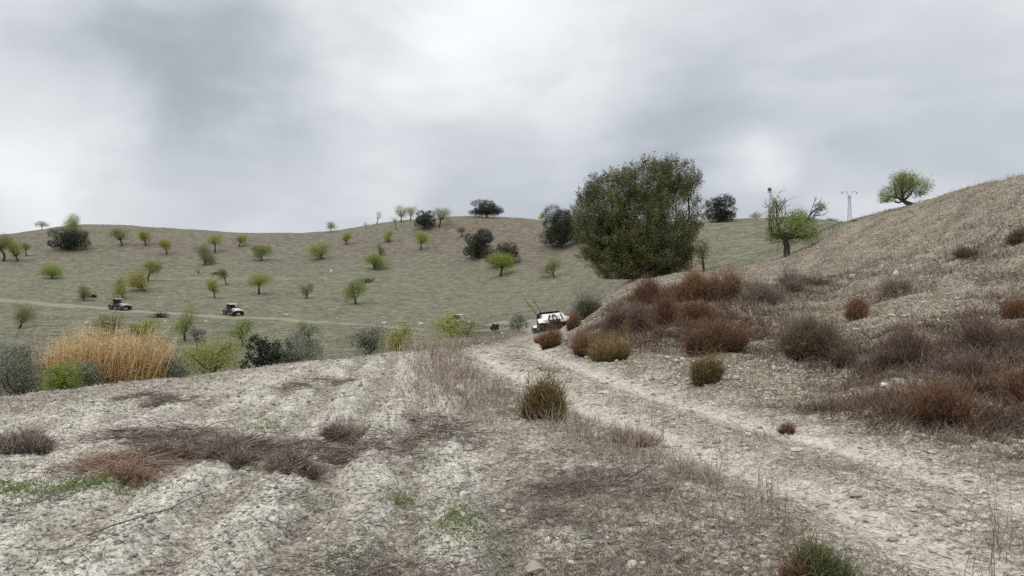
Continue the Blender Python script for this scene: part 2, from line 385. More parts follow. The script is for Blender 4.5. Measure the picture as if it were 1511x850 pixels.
def build_ground():
    th = np.concatenate([np.linspace(-pi, R(-46), 60)[:-1], np.linspace(R(-46), R(-37), 90)[:-1], np.linspace(R(-37), R(37), 940), np.linspace(R(37), R(46), 90)[1:], np.linspace(R(46), pi, 60)[1:]])
    rr = np.concatenate([[.25, .6, 1, 1.5, 2, 2.5, 2.9, 3.2, 3.5], np.geomspace(3.7, 55, 760), np.geomspace(55.4, 250, 300), [270, 300, 350, 420, 550, 700, 1000]])
    nt_, nr = len(th) - 1, len(rr)              # last angle repeats the first
    th = th[:-1]
    TH, RR = np.meshgrid(th, rr, indexing='ij'); X = (np.sin(TH) * RR).ravel(); Y = (np.cos(TH) * RR).ravel()
    m = masks(X, Y); Z = Hd(X, Y, m)
    V = np.c_[X, Y, Z]
    i = np.arange(nt_)[:, None]; j = np.arange(nr - 1)[None]; i2 = (i + 1) % nt_
    Q = np.stack(np.broadcast_arrays(i * nr + j, i * nr + j + 1, i2 * nr + j + 1, i2 * nr + j), -1).reshape(-1, 4)
    # normals of the whole sheet, so that its pieces join without a seam
    e1 = V[Q[:, 2]] - V[Q[:, 0]]; e2 = V[Q[:, 3]] - V[Q[:, 1]]; fn = np.cross(e1, e2)
    if fn[:, 2].mean() < 0: Q = Q[:, ::-1]; fn = -fn
    VN = np.zeros_like(V)
    for k in range(4): 
        for a in range(3): VN[:, a] += np.bincount(Q[:, k], fn[:, a], len(V))
    VN = unit(VN)
    lane_ = np.zeros(len(X))
    for k, (line, wd) in TRACKS.items():
        nn = fbm(X, Y, 2.2, 3, 91)
        dl = near_line(X, Y, line) + .5 * nn
        s = (1 - sstep(wd * .55, wd * 1.2, dl)) * (1 - .45 * np.exp(-(dl / (.3 * wd)) ** 2)) * (.95 if k == 'lower' else .6 * sstep(-.3, .2, nn + .1))
        lane_ = np.maximum(lane_, s)
    u = np.where(Y > 1, X / np.maximum(Y, 1), 9) * F + CX      # bearing, photograph pixels
    upper = sstep(0, 12, Z) * .5 + .25 * sstep(-.3, .3, fbm(X, Y, 25, 3, 95)) - .5 * sstep(980, 1060, u)
    red = np.exp(-((u - 745) / 60) ** 2) * sstep(5, 10, Z) * sstep(60, 110, Y) * .5
    red = np.maximum(red, np.exp(-((X + 13) ** 2 + (Y - 40) ** 2) / 20.) * .5)
    fw = furrow_wave(X, Y)
    litter = m['field'] * sstep(-.1, .75, -.62 * (.3 + .7 * sstep(-3.0, -1.3, X + .1 * Y)) * fw + .95 * fbm(X, Y, .7, 4, 97) + .45 * fbm(X, Y, 3, 2, 99)) * .85
    litter = np.maximum(litter, np.exp(-((edge_x(Y) - X + .22 * m['n1'] - .1) / .2) ** 2) * (Y > 2) * .8)
    ats = dict(litter=litter, road=m['road'], rut=np.clip(m['rut'] * (.85 + .5 * m['n2'] + .35 * m['n3']), 0, 1), field=m['field'], far=m['far'], bank=m['bank'], lane=lane_, upper=np.clip(upper, 0, 1), red=np.clip(red, 0, 1))
    def fm(a): return a[Q].mean(1)
    cls = np.zeros(len(Q), int)                      # verge
    cls[fm(m['field']) > .5] = 1; cls[fm(m['bank']) > .5] = 2; cls[fm(m['far']) > .5] = 3
    cls[fm(m['road']) > .5] = 4; cls[(fm(lane_) > .3) & (cls == 3)] = 5
    for k, nm in enumerate(('ground', 'field', 'bank', 'hillside', 'dirt_track', 'hillside_track')):
        q = Q[cls == k]; ids, inv = np.unique(q, return_inverse=True)
        o = mesh_obj(nm, V[ids], inv.reshape(-1, 4), None, EARTH, None, True, {a: v[ids] for a, v in ats.items()})
        if len(o.data.vertices) == len(ids): o.data.normals_split_custom_set_from_vertices(VN[ids].astype(np.float32))
        tag(o, kind='structure')
build_ground()

# ------------------------------------------------------------------ ground cover (stuff)
def scatter(n, y0, y1, th0=-38, th1=40):
    r = np.exp(rng.uniform(math.log(y0), math.log(y1), n)); t = rng.uniform(R(th0), R(th1), n)
    return np.sin(t) * r, np.cos(t) * r
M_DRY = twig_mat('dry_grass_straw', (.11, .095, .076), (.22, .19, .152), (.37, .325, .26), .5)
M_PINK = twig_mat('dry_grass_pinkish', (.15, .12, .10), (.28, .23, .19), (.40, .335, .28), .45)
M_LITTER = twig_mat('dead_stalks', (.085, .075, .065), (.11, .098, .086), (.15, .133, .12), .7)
M_WEED = leaf_mat('weed_leaf', [(.085, .12, .035), (.15, .20, .055), (.22, .26, .09)], .2)
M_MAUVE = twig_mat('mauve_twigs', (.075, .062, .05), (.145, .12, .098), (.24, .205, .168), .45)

def grass(name, x, y, hmin, hmax, wid, mat, label, lean=.35, cat=None):
    n = len(x); z = Hd(x, y)
    P = np.c_[x, y, z - .01]
    D = np.c_[rng.normal(0, lean, n), rng.normal(0, lean, n), np.ones(n)]
    L = rng.uniform(hmin, hmax, n) ; r = np.hypot(x, y)
    W = wid * np.clip(r / 9, .7, 2.2) * rng.uniform(.6, 1.3, n)
    B = np.c_[rng.normal(0, .22, n), rng.normal(0, .22, n), -rng.uniform(0, .15, n)]
    V, T, h = blades(P, D, L, W, B)
    return tag(mesh_obj(name, V, None, T, mat, None, False, {'h': h}), label, cat or 'grass', kind='stuff')

# tall dry grass along the verge
x, y = scatter(420000, 4, 60); m = masks(x, y)
off = m['d']; core = np.exp(-((off + np.interp(y, [4, 7, 12, 20, 40], [1.6, 1.45, 1.75, 1.9, 2.2])) / np.interp(y, [4, 8, 14, 30], [.42, .38, .55, .9])) ** 2)
patch = sstep(-.25, .3, fbm(x, y, .8, 3, 101))
core = np.maximum(core, 1.1 * np.exp(-(((x + .9) / .8) ** 2 + ((y - 13.5) / 3.5) ** 2)))
keep = rng.random(len(x)) < core * (.15 + .85 * patch) * sstep(3.6, 5.5, y) * np.interp(y, [4, 8, 12, 20], [.15, .3, .62, .8]) * (m['road'] < .3)
grass('verge_grass', x[keep], y[keep], .10, .48, .006, M_PINK, 'tall pinkish dry grass along the verge between field and track')
THICK = [(cast(px, py), w_) for px, py, w_ in ((1400, 560, 1.6), (1480, 500, 1.6), (1300, 600, 1.), (1170, 430, 2.6), (1210, 500, 1.3), (1000, 500, 2.2), (930, 480, 2.), (1470, 640, 1.2), (1340, 520, 1.4), (1040, 470, 2.4), (1120, 480, 1.5), (1490, 400, 2.))]
# short dry grass on verge, bank, track middle, field brow
x, y = scatter(900000, 3.8, 58); m = masks(x, y)
pt = sstep(-.2, .35, fbm(x, y, 1.1, 4, 111)); pt2 = sstep(-.1, .4, fbm(x, y, 3.2, 3, 115))
browb = m['field'] * np.exp(-((m['brow'] - .2) / 2.2) ** 2)
thk = sum(np.exp(-(((x - c_[0]) / w_) ** 2 + ((y - c_[1]) / (w_ * 1.3)) ** 2)) for c_, w_ in THICK)
dens = 2.2 * thk * m['bank'] * pt + m['verge'] * (.15 + .85 * pt) * .75 + m['bank'] * (.03 + .6 * pt * (.12 + .88 * pt2)) + browb * .35 * pt + m['road'] * np.exp(-(m['d'] / .36) ** 2) * 1.1 * (.2 + .8 * pt) + m['road'] * sstep(.95, 1.3, np.abs(m['d'])) * .8 * pt
keep = rng.random(len(x)) < dens * .42
xs, ys = x[keep], y[keep]; bk = m['bank'][keep] > .5
grass('dry_grass', xs[~bk], ys[~bk], .03, .13, .005, M_DRY, 'short straw coloured dry grass on verge and field brow', .8)
sel = rng.random(bk.sum()) < .5
grass('bank_grass', xs[bk][sel], ys[bk][sel], .04, .17, .0045, M_DRY, 'sparse straw grass over the stony right bank', .6)
grass('bank_stalks', xs[bk][~sel], ys[bk][~sel], .06, .24, .0045, M_MAUVE, 'fine brown dead stalks over the stony right bank', .6)
# low scrub that knits the shrubs of the bank together
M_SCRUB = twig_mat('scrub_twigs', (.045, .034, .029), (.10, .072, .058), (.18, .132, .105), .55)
x, y = scatter(700000, 6, 50, 2, 40); m = masks(x, y)
cl_ = sum(a_ * np.exp(-(((x - c_[0]) / w_) ** 2 + ((y - c_[1]) / (w_ * d_)) ** 2)) for c_, w_, d_, a_ in [(cast(px, py), w_, d_, a_) for px, py, w_, d_, a_ in
   ((905, 480, 1.0, 2., 1.), (950, 468, 1.3, 2., 1.2), (985, 470, 1.3, 1.6, 1.3), (1030, 462, 1.5, 1.5, 1.3), (1060, 500, 1.5, .9, 1.1), (960, 435, 1.6, 1.2, 1.2), (1030, 430, 1.7, 1.2, 1.3), (1085, 430, 1.2, 1.2, .9), (1130, 440, 2., .8, .8), (1190, 418, 2., .8, .7), (870, 510, .8, 1., .8), (905, 520, .8, .8, .8),
    (1200, 515, 1.1, .8, .8), (1245, 530, .9, .6, .8), (1330, 525, 1.2, .7, .9), (1380, 600, 1.0, .7, 1.), (1420, 545, 1.4, .7, 1.1), (1470, 505, 1.6, .9, 1.2), (1440, 620, .9, .6, .9), (1500, 580, .9, .8, 1.1), (1330, 600, .8, .6, .6), (1500, 460, 1.2, .8, .8), (1300, 445, 1., .6, .4), (1430, 380, 1.4, .6, .5), (1300, 385, 1.4, .5, .35), (1500, 350, 2., 1., .6))])
keep = rng.random(len(x)) < m['bank'] * np.clip(cl_, 0, 1.3) * sstep(-.35, .45, fbm(x, y, .7, 4, 171)) * .8
grass('bank_scrub', x[keep], y[keep], .08, .38, .0058, M_SCRUB, 'low brown scrub knitting the shrubs of the right bank together', .6, 'scrub')
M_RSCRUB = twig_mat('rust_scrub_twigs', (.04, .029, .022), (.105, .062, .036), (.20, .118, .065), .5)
cl_ = sum(np.exp(-(((x - c_[0]) / w_) ** 2 + ((y - c_[1]) / (w_ * d_)) ** 2)) for c_, w_, d_ in [(cast(px, py), w_, d_) for px, py, w_, d_ in ((925, 486, .8, 1.6), (955, 462, .9, 1.6), (960, 442, 1.3, 1.), (1000, 470, 1.2, 1.3), (1045, 470, 1.2, 1.2), (1000, 430, 1.3, 1.), (1045, 425, 1.4, 1.), (1085, 425, .9, 1.), (1060, 508, 1.3, .7), (875, 515, .6, 1.), (1390, 605, .8, .7), (1500, 590, .8, .7), (1130, 430, 1.2, .7))])
keep = rng.random(len(x)) < m['bank'] * np.clip(cl_, 0, 1.1) * sstep(-.3, .4, fbm(x, y, .8, 4, 175)) * .6
grass('rust_scrub', x[keep], y[keep], .12, .5, .0055, M_RSCRUB, 'rust brown scrub massed below the big tree on the right bank', .5, 'scrub')
# ridge fringe
x, y = scatter(160000, 22, 58, 12, 42); m = masks(x, y); pt = sstep(-.1, .35, fbm(x, y, 1.6, 3, 121))
keep = rng.random(len(x)) < m['bank'] * pt * .42 * sstep(8, 26, np.degrees(m['th']))
grass('ridge_grass', x[keep], y[keep], .12, .38, .006, M_DRY, 'thin dry grass fringe along the crest of the right bank')
# dead stalk litter lying on the pale field
x, y = scatter(260000, 3.8, 22); m = masks(x, y); pt = sstep(.0, .5, fbm(x, y, .9, 4, 131))
keep = rng.random(len(x)) < (m['field'] * (.18 + .82 * pt) * .5 + m['verge'] * .25 + .06 * m['road'])
x, y = x[keep], y[keep]; n = len(x)
V, T, h = blades(np.c_[x, y, Hd(x, y) + .004], np.c_[rng.normal(0, 1, (n, 2)), rng.uniform(0, .35, n)], rng.uniform(.03, .16, n), rng.uniform(.002, .006, n), np.c_[rng.normal(0, .2, (n, 2)), rng.uniform(-.1, .1, n)])
tag(mesh_obj('stalk_litter', V, None, T, M_LITTER, None, False, {'h': h}), 'dark dead stalks and litter strewn over the pale field', 'litter', kind='stuff')
# green weeds
x, y = scatter(190000, 3.8, 24); m = masks(x, y)
g = sstep(.16, .45, fbm(x, y, .7, 3, 141)) * m['field'] * sstep(-4.5, -1.2, x) + .5 * sstep(.25, .5, fbm(x, y, .6, 3, 145)) * m['verge'] * sstep(9, 5, y)
for (px, py, rad) in ((125, 716, .28), (400, 720 - 4, .0), (5, 725, .3), (395, 628, .25), (678, 765, .24), (310, 640, .2), (620, 655, .2), (590, 735, .12), (655, 560, .5)):
    if rad: c = cast(px, py); g = np.maximum(g, 1.6 * np.exp(-((x - c[0]) ** 2 + ((y - c[1]) * .8) ** 2) / rad ** 2))
keep = rng.random(len(x)) < g * .7
x, y = x[keep], y[keep]
for px, py, w_, d_, k_ in ((125, 717, .30, .16, 2600), (8, 726, .16, .12, 900), (395, 630, .14, .2, 500), (678, 768, .10, .2, 700), (590, 742, .08, .12, 350), (660, 560, .5, 1., 900), (310, 645, .25, .3, 500), (520, 815, .2, .2, 500)):
    c = cast(px, py); x = np.r_[x, c[0] + rng.normal(0, w_, k_)]; y = np.r_[y, c[1] + rng.normal(0, d_, k_)]
n = len(x)
V, Q = leaf_cards(np.c_[x, y, Hd(x, y) + rng.uniform(.004, .04, n)], rng.uniform(.01, .032, n), .35, .3)
tag(mesh_obj('weeds', V, Q, None, M_WEED), 'small green weeds sprouting in the pale field', 'weeds', kind='stuff')
# pebbles
def stones(x, y, s, mat, name, label):
    t = (1 + 5 ** .5) / 2
    iv = unit(np.array([(-1, t, 0), (1, t, 0), (-1, -t, 0), (1, -t, 0), (0, -1, t), (0, 1, t), (0, -1, -t), (0, 1, -t), (t, 0, -1), (t, 0, 1), (-t, 0, -1), (-t, 0, 1)], float))
    it = np.array([(0,11,5),(0,5,1),(0,1,7),(0,7,10),(0,10,11),(1,5,9),(5,11,4),(11,10,2),(10,7,6),(7,1,8),(3,9,4),(3,4,2),(3,2,6),(3,6,8),(3,8,9),(4,9,5),(2,4,11),(6,2,10),(8,6,7),(9,8,1)])
    n = len(x); V = iv[None] * rng.uniform(.65, 1.25, (n, 12, 1)) * (s[:, None] * np.array([1, 1, .6]) * rng.uniform(.6, 1.3, (n, 3)))[:, None] 
    a = rng.uniform(0, 2 * pi, n); c, sn = np.cos(a)[:, None], np.sin(a)[:, None]
    V = np.stack([V[..., 0] * c - V[..., 1] * sn, V[..., 0] * sn + V[..., 1] * c, V[..., 2]], -1)
    V += np.c_[x, y, Hd(x, y) + s * .2][:, None]
    return tag(mesh_obj(name, V.reshape(-1, 3), None, (np.arange(n)[:, None, None] * 12 + it[None]).reshape(-1, 3), mat), label, 'pebbles', kind='stuff')
M_STONE = leaf_mat('limestone_pebble', [(.18, .16, .135), (.36, .33, .285), (.52, .49, .44), (.68, .65, .60)], 0., .9)
x, y = scatter(120000, 3.8, 48); m = masks(x, y); pt = sstep(-.3, .4, fbm(x, y, 1.3, 3, 151))
dens = m['field'] * .16 + m['road'] * .95 * (.45 + .55 * pt) * (1 - .6 * m['rut']) + m['bank'] * (.15 + 1.5 * pt) + m['verge'] * .14
keep = rng.random(len(x)) < dens * .42
x, y = x[keep], y[keep]; s = np.exp(rng.normal(-4.35, .55, len(x))) * np.clip(np.hypot(x, y) / 9, .8, 1.9)
stones(x, y, np.clip(s, .004, .07), M_STONE, 'pebbles', 'pale limestone pebbles strewn over track, bank and field')
M_CLOD = leaf_mat('soil_clod', [(.12, .11, .095), (.22, .205, .18), (.34, .32, .285), (.46, .44, .395)], 0., .95)
x, y = scatter(60000, 3.8, 19); m = masks(x, y)
keep = rng.random(len(x)) < m['field'] * (.12 + .88 * sstep(-.2, .45, fbm(x, y, .6, 3, 157))) * .55
x, y = x[keep], y[keep]; s = np.clip(np.exp(rng.normal(-4.65, .5, len(x))), .004, .03) * np.clip(np.hypot(x, y) / 9, .8, 1.5)
tag(stones(x, y, s, M_CLOD, 'soil_clods', 'crumbled grey soil clods lying over the pale field'), kind='stuff')
# low tufts on the far slope
M_TUFT = leaf_mat('slope_tuft', [(.07, .065, .045), (.11, .103, .072), (.15, .14, .10), (.20, .187, .14)], .1, .9)
x, y = scatter(150000, 30, 235); m = masks(x, y)
dl = np.minimum(near_line(x, y, TRACKS['lower'][0]), near_line(x, y, TRACKS['upper'][0]) + .5)
keep = (m['far'] > .8) & (dl > 1.5) & (rng.random(len(x)) < .12 + .5 * sstep(-.1, .4, fbm(x, y, 6, 3, 161)))
x, y = x[keep], y[keep]; n = len(x); z = Hd(x, y); k = 4; r = np.hypot(x, y)
P = np.repeat(np.c_[x, y, z], k, 0) + rng.normal(0, .12, (n * k, 3)) * np.array([1.6, 1, 0])
V, T, h = blades(P, np.c_[rng.normal(0, .9, (n * k, 2)), np.ones(n * k)], rng.uniform(.05, .15, n * k), np.repeat(np.clip(r / 1500, .03, .1), k) * rng.uniform(.5, 1.2, n * k), rng.normal(0, .2, (n * k, 3)))
tag(mesh_obj('slope_tufts', V, None, T, M_TUFT, None, False, {'h': h}), 'low grass tufts covering the far hillside', 'grass', kind='stuff')
# ------------------------------------------------------------------ trees
M_ALMOND = leaf_mat('almond_leaf', [(.15, .175, .045), (.24, .26, .072), (.32, .33, .11), (.21, .24, .07)], .3)
M_ALMOND_PALE = leaf_mat('almond_leaf_pale', [(.20, .215, .10), (.28, .29, .15), (.34, .34, .19)], .3)
M_ALMOND_DULL = leaf_mat('almond_leaf_dull', [(.11, .12, .042), (.17, .18, .065), (.22, .225, .095)], .3)
M_ALMOND_Y = leaf_mat('almond_leaf_yellow', [(.20, .20, .055), (.30, .295, .09), (.36, .35, .12)], .3)
M_ALMOND_G = leaf_mat('almond_leaf_green', [(.11, .15, .04), (.19, .23, .065), (.26, .29, .095)], .3)
M_BRIGHT = leaf_mat('bright_leaf', [(.13, .18, .03), (.20, .26, .05), (.26, .31, .08)], .3)
M_OAK = leaf_mat('holm_oak_leaf', [(.018, .022, .014), (.032, .038, .024), (.05, .056, .038)], .1)
M_OAK_BROWN = leaf_mat('holm_oak_brown_leaf', [(.03, .028, .018), (.055, .05, .032), (.08, .072, .048)], .1)
M_OLIVE = leaf_mat('olive_leaf', [(.09, .098, .07), (.155, .165, .12), (.25, .26, .20)], .15)
M_SILVER = leaf_mat('silver_leaf', [(.12, .125, .095), (.19, .195, .155), (.27, .275, .225)], .15)
M_BIG = leaf_mat('wild_olive_leaf', [(.018, .022, .010), (.06, .068, .025), (.13, .137, .05), (.25, .24, .10)], .15)
M_BARK = bark_mat('dark_bark', (.016, .014, .012), (.05, .043, .037))
M_BARK_GREY = bark_mat('grey_bark', (.05, .045, .04), (.13, .118, .10))

def smooth_path(a, b, n=6, sag=.0, wob=.08):
    a = np.asarray(a, float); b = np.asarray(b, float); t = np.linspace(0, 1, n)[:, None]; L = np.linalg.norm(b - a)
    p = a + (b - a) * t + np.sin(t * pi) * rng.normal(0, wob, 3) * L
    p[1:-1] += rng.normal(0, wob * .25 * L, (n - 2, 3)); return p

def crown_points(lobes, n, clump, sig, shell=.35, spray=0):
    """leaf positions: clumps spread through the outer part of every lobe"""
    vol = np.array([l[3] * l[4] * l[5] for l in lobes]) ** .67; out, ctr, hue = [], [], []
    for l, v in zip(lobes, vol / vol.sum()):
        c = np.array(l[:3]); rd = np.array(l[3:6])
        k = max(4, int(n * v / clump)); d = unit(rng.normal(size=(k, 3))); rr = rng.uniform(shell, 1, (k, 1)) ** .5
        cc = c + d * rr * rd; ctr.append(cc)
        rep = rng.poisson(clump, k); hue.append(np.repeat(rng.random(k), rep)); tot = rep.sum(); q = np.repeat(cc, rep, 0)
        if spray:       # shoots that point outwards and up
            ax = np.repeat(unit(d + rng.normal(0, .35, (k, 3)) + np.array([0, 0, .75])) * rng.uniform(.5, 1.4, (k, 1)), rep, 0); t = rng.uniform(-.6, 1, (tot, 1))
            out.append(q + ax * t * spray + rng.normal(0, 1, (tot, 3)) * (.10 + .12 * (1 - t)) * spray)
        else: out.append(q + rng.normal(0, 1, (tot, 3)) * sig * rd.mean())
    return np.concatenate(out), np.concatenate(ctr), np.concatenate(hue)

def make_tree(name, pos, label, cat, lobes, n, leaf, leaf_size, bark, foot=(0, 0), fork=None, tr=.12, group=None, clump=14, sig=.16, shell=.3, limbs=None, asp=.5, extra=None, spray=0, fine=True):
    root = thing(name, pos, label, cat, group)
    P, C, hue = crown_points(lobes, n, clump, sig, shell, spray)
    zmin = .06
    hue = hue[P[:, 2] > zmin]; P = P[P[:, 2] > zmin]
    V, Q = leaf_cards(P, leaf_size * rng.uniform(.6, 1.4, len(P)), asp)
    mesh_obj('crown', V, Q, None, leaf, root, False, {'h': np.repeat(hue, 4)})
    mb = MB(); L = np.array([l[:3] for l in lobes]); cen = L.mean(0)
    fork = np.array(fork if fork is not None else (cen[0] * .5 + foot[0] * .5, cen[1] * .4, max(.25, min(l[2] - l[5] * .6 for l in lobes))))
    tp = smooth_path((foot[0], foot[1], -.25), fork, 6, wob=.06)
    mb.tube(tp, np.linspace(tr * 1.25, tr * .8, 6), 8)
    ends = L if limbs is None else np.array(limbs)
    for e in ends:
        p = smooth_path(fork, e, 6, wob=.1); mb.tube(p, np.linspace(tr * .55, tr * .12, 6), 5)
        if not fine: continue
        near = C[np.argsort(((C - e) ** 2).sum(1))[:7]]
        for q in near[rng.permutation(len(near))[:5]]:
            mb.tube(smooth_path(p[rng.integers(2, 6)], q, 4, wob=.08), np.linspace(tr * .16, tr * .05, 4), 3, cap=False)
    if extra:
        for a, b_, r0, r1 in extra: mb.tube(smooth_path(a, b_, 6, wob=.05), np.linspace(r0, r1, 6), 4, cap=False)
    mb.build('trunk', bark, root, True)
    return root

KIND = {  # leaf, size, leaves per square metre of outline, shell, clump sigma, bark, trunk radius
 'almond': (M_ALMOND, .13, 640, .15, .3, M_BARK), 'pale': (M_ALMOND_PALE, .12, 430, .15, .26, M_BARK_GREY), 'dull': (M_ALMOND_DULL, .12, 560, .15, .32, M_BARK),
 'bright': (M_BRIGHT, .13, 650, .2, .24, M_BARK), 'oak': (M_OAK, .17, 800, .45, .17, M_BARK), 'brownoak': (M_OAK_BROWN, .16, 700, .4, .2, M_BARK),
 'olive': (M_OLIVE, .11, 1300, .4, .2, M_BARK_GREY), 'silver': (M_SILVER, .11, 1300, .4, .2, M_BARK_GREY), 'bare': (M_ALMOND_DULL, .10, 150, .2, .25, M_BARK_GREY),
}
def plant(name, kind, base, box, label, cat=None, group=None, Y=None, lobes=7, dens=1., tr=None, z=None):
    """base and outline in the photograph's pixels -> a tree of real size where it stands"""
    leaf, ls, per, shell, sig, bark = KIND[kind]
    if kind in ('almond', 'dull', 'bright', 'pale'):
        x0, x1, y0, y1 = box; box = (x0 - 1, x1 + 1, y0, min(y1 + .16 * (y1 - y0), base[1] - 1)); lobes += int(rng.integers(0, 4))
    pos = cast(*base) if Y is None else stand(base[0], Y)
    if pos is None: pos = stand(base[0], 200)
    k = pos[1] / F; x0, x1, y0, y1 = box
    if kind == 'almond': leaf = (M_ALMOND, M_ALMOND, M_ALMOND_Y, M_ALMOND_G)[int(rng.integers(0, 4))]
    if kind in ('almond', 'dull', 'pale') : lobes = int(rng.integers(3, 9))
    X = lambda px: (px - CX) * k - pos[0]; Z = lambda py: CAMZ + (CY - py) * k - pos[2]
    xc, zc, rx, rz = (X(x0) + X(x1)) / 2, (Z(y0) + Z(y1)) / 2, (x1 - x0) * k / 2, (y1 - y0) * k / 2
    ry = rx * .9
    LB = []
    for i in range(lobes):
        a = 2 * pi * (i + rng.uniform(-.3, .3)) / lobes; q = rng.uniform(.35, .68)
        e = rng.uniform(-.55, .62); s = rng.uniform(.34, .58)
        s *= 1.12; LB.append((xc + math.cos(a) * q * rx, math.sin(a) * q * ry, zc + e * rz * 1.1, s * rx, s * ry, max(s * rng.uniform(.8, 1.15), .3) * rz))
    LB.append((xc, 0, zc + .1 * rz, .5 * rx, .5 * ry, .62 * rz))
    if 'oak' in kind:
        for i in range(5): LB.append((xc + (i - 2) * .36 * rx, rng.uniform(-.5, .5) * ry, zc - rng.uniform(.35, .62) * rz, .36 * rx, .4 * ry, .38 * rz))
        sig = .12
    n = int(per * pi * rx * rz * dens) + 60
    return make_tree(name, pos, label, cat or 'tree', LB, n, leaf, ls * (.6 + .4 * min(1, pos[1] / 110)), bark, (0, 0), None, tr or max(.06, min(.05 * rx + .03 * (Z(y0)), .3) * .78), group, 12, sig, shell, fine=pos[1] < 60)

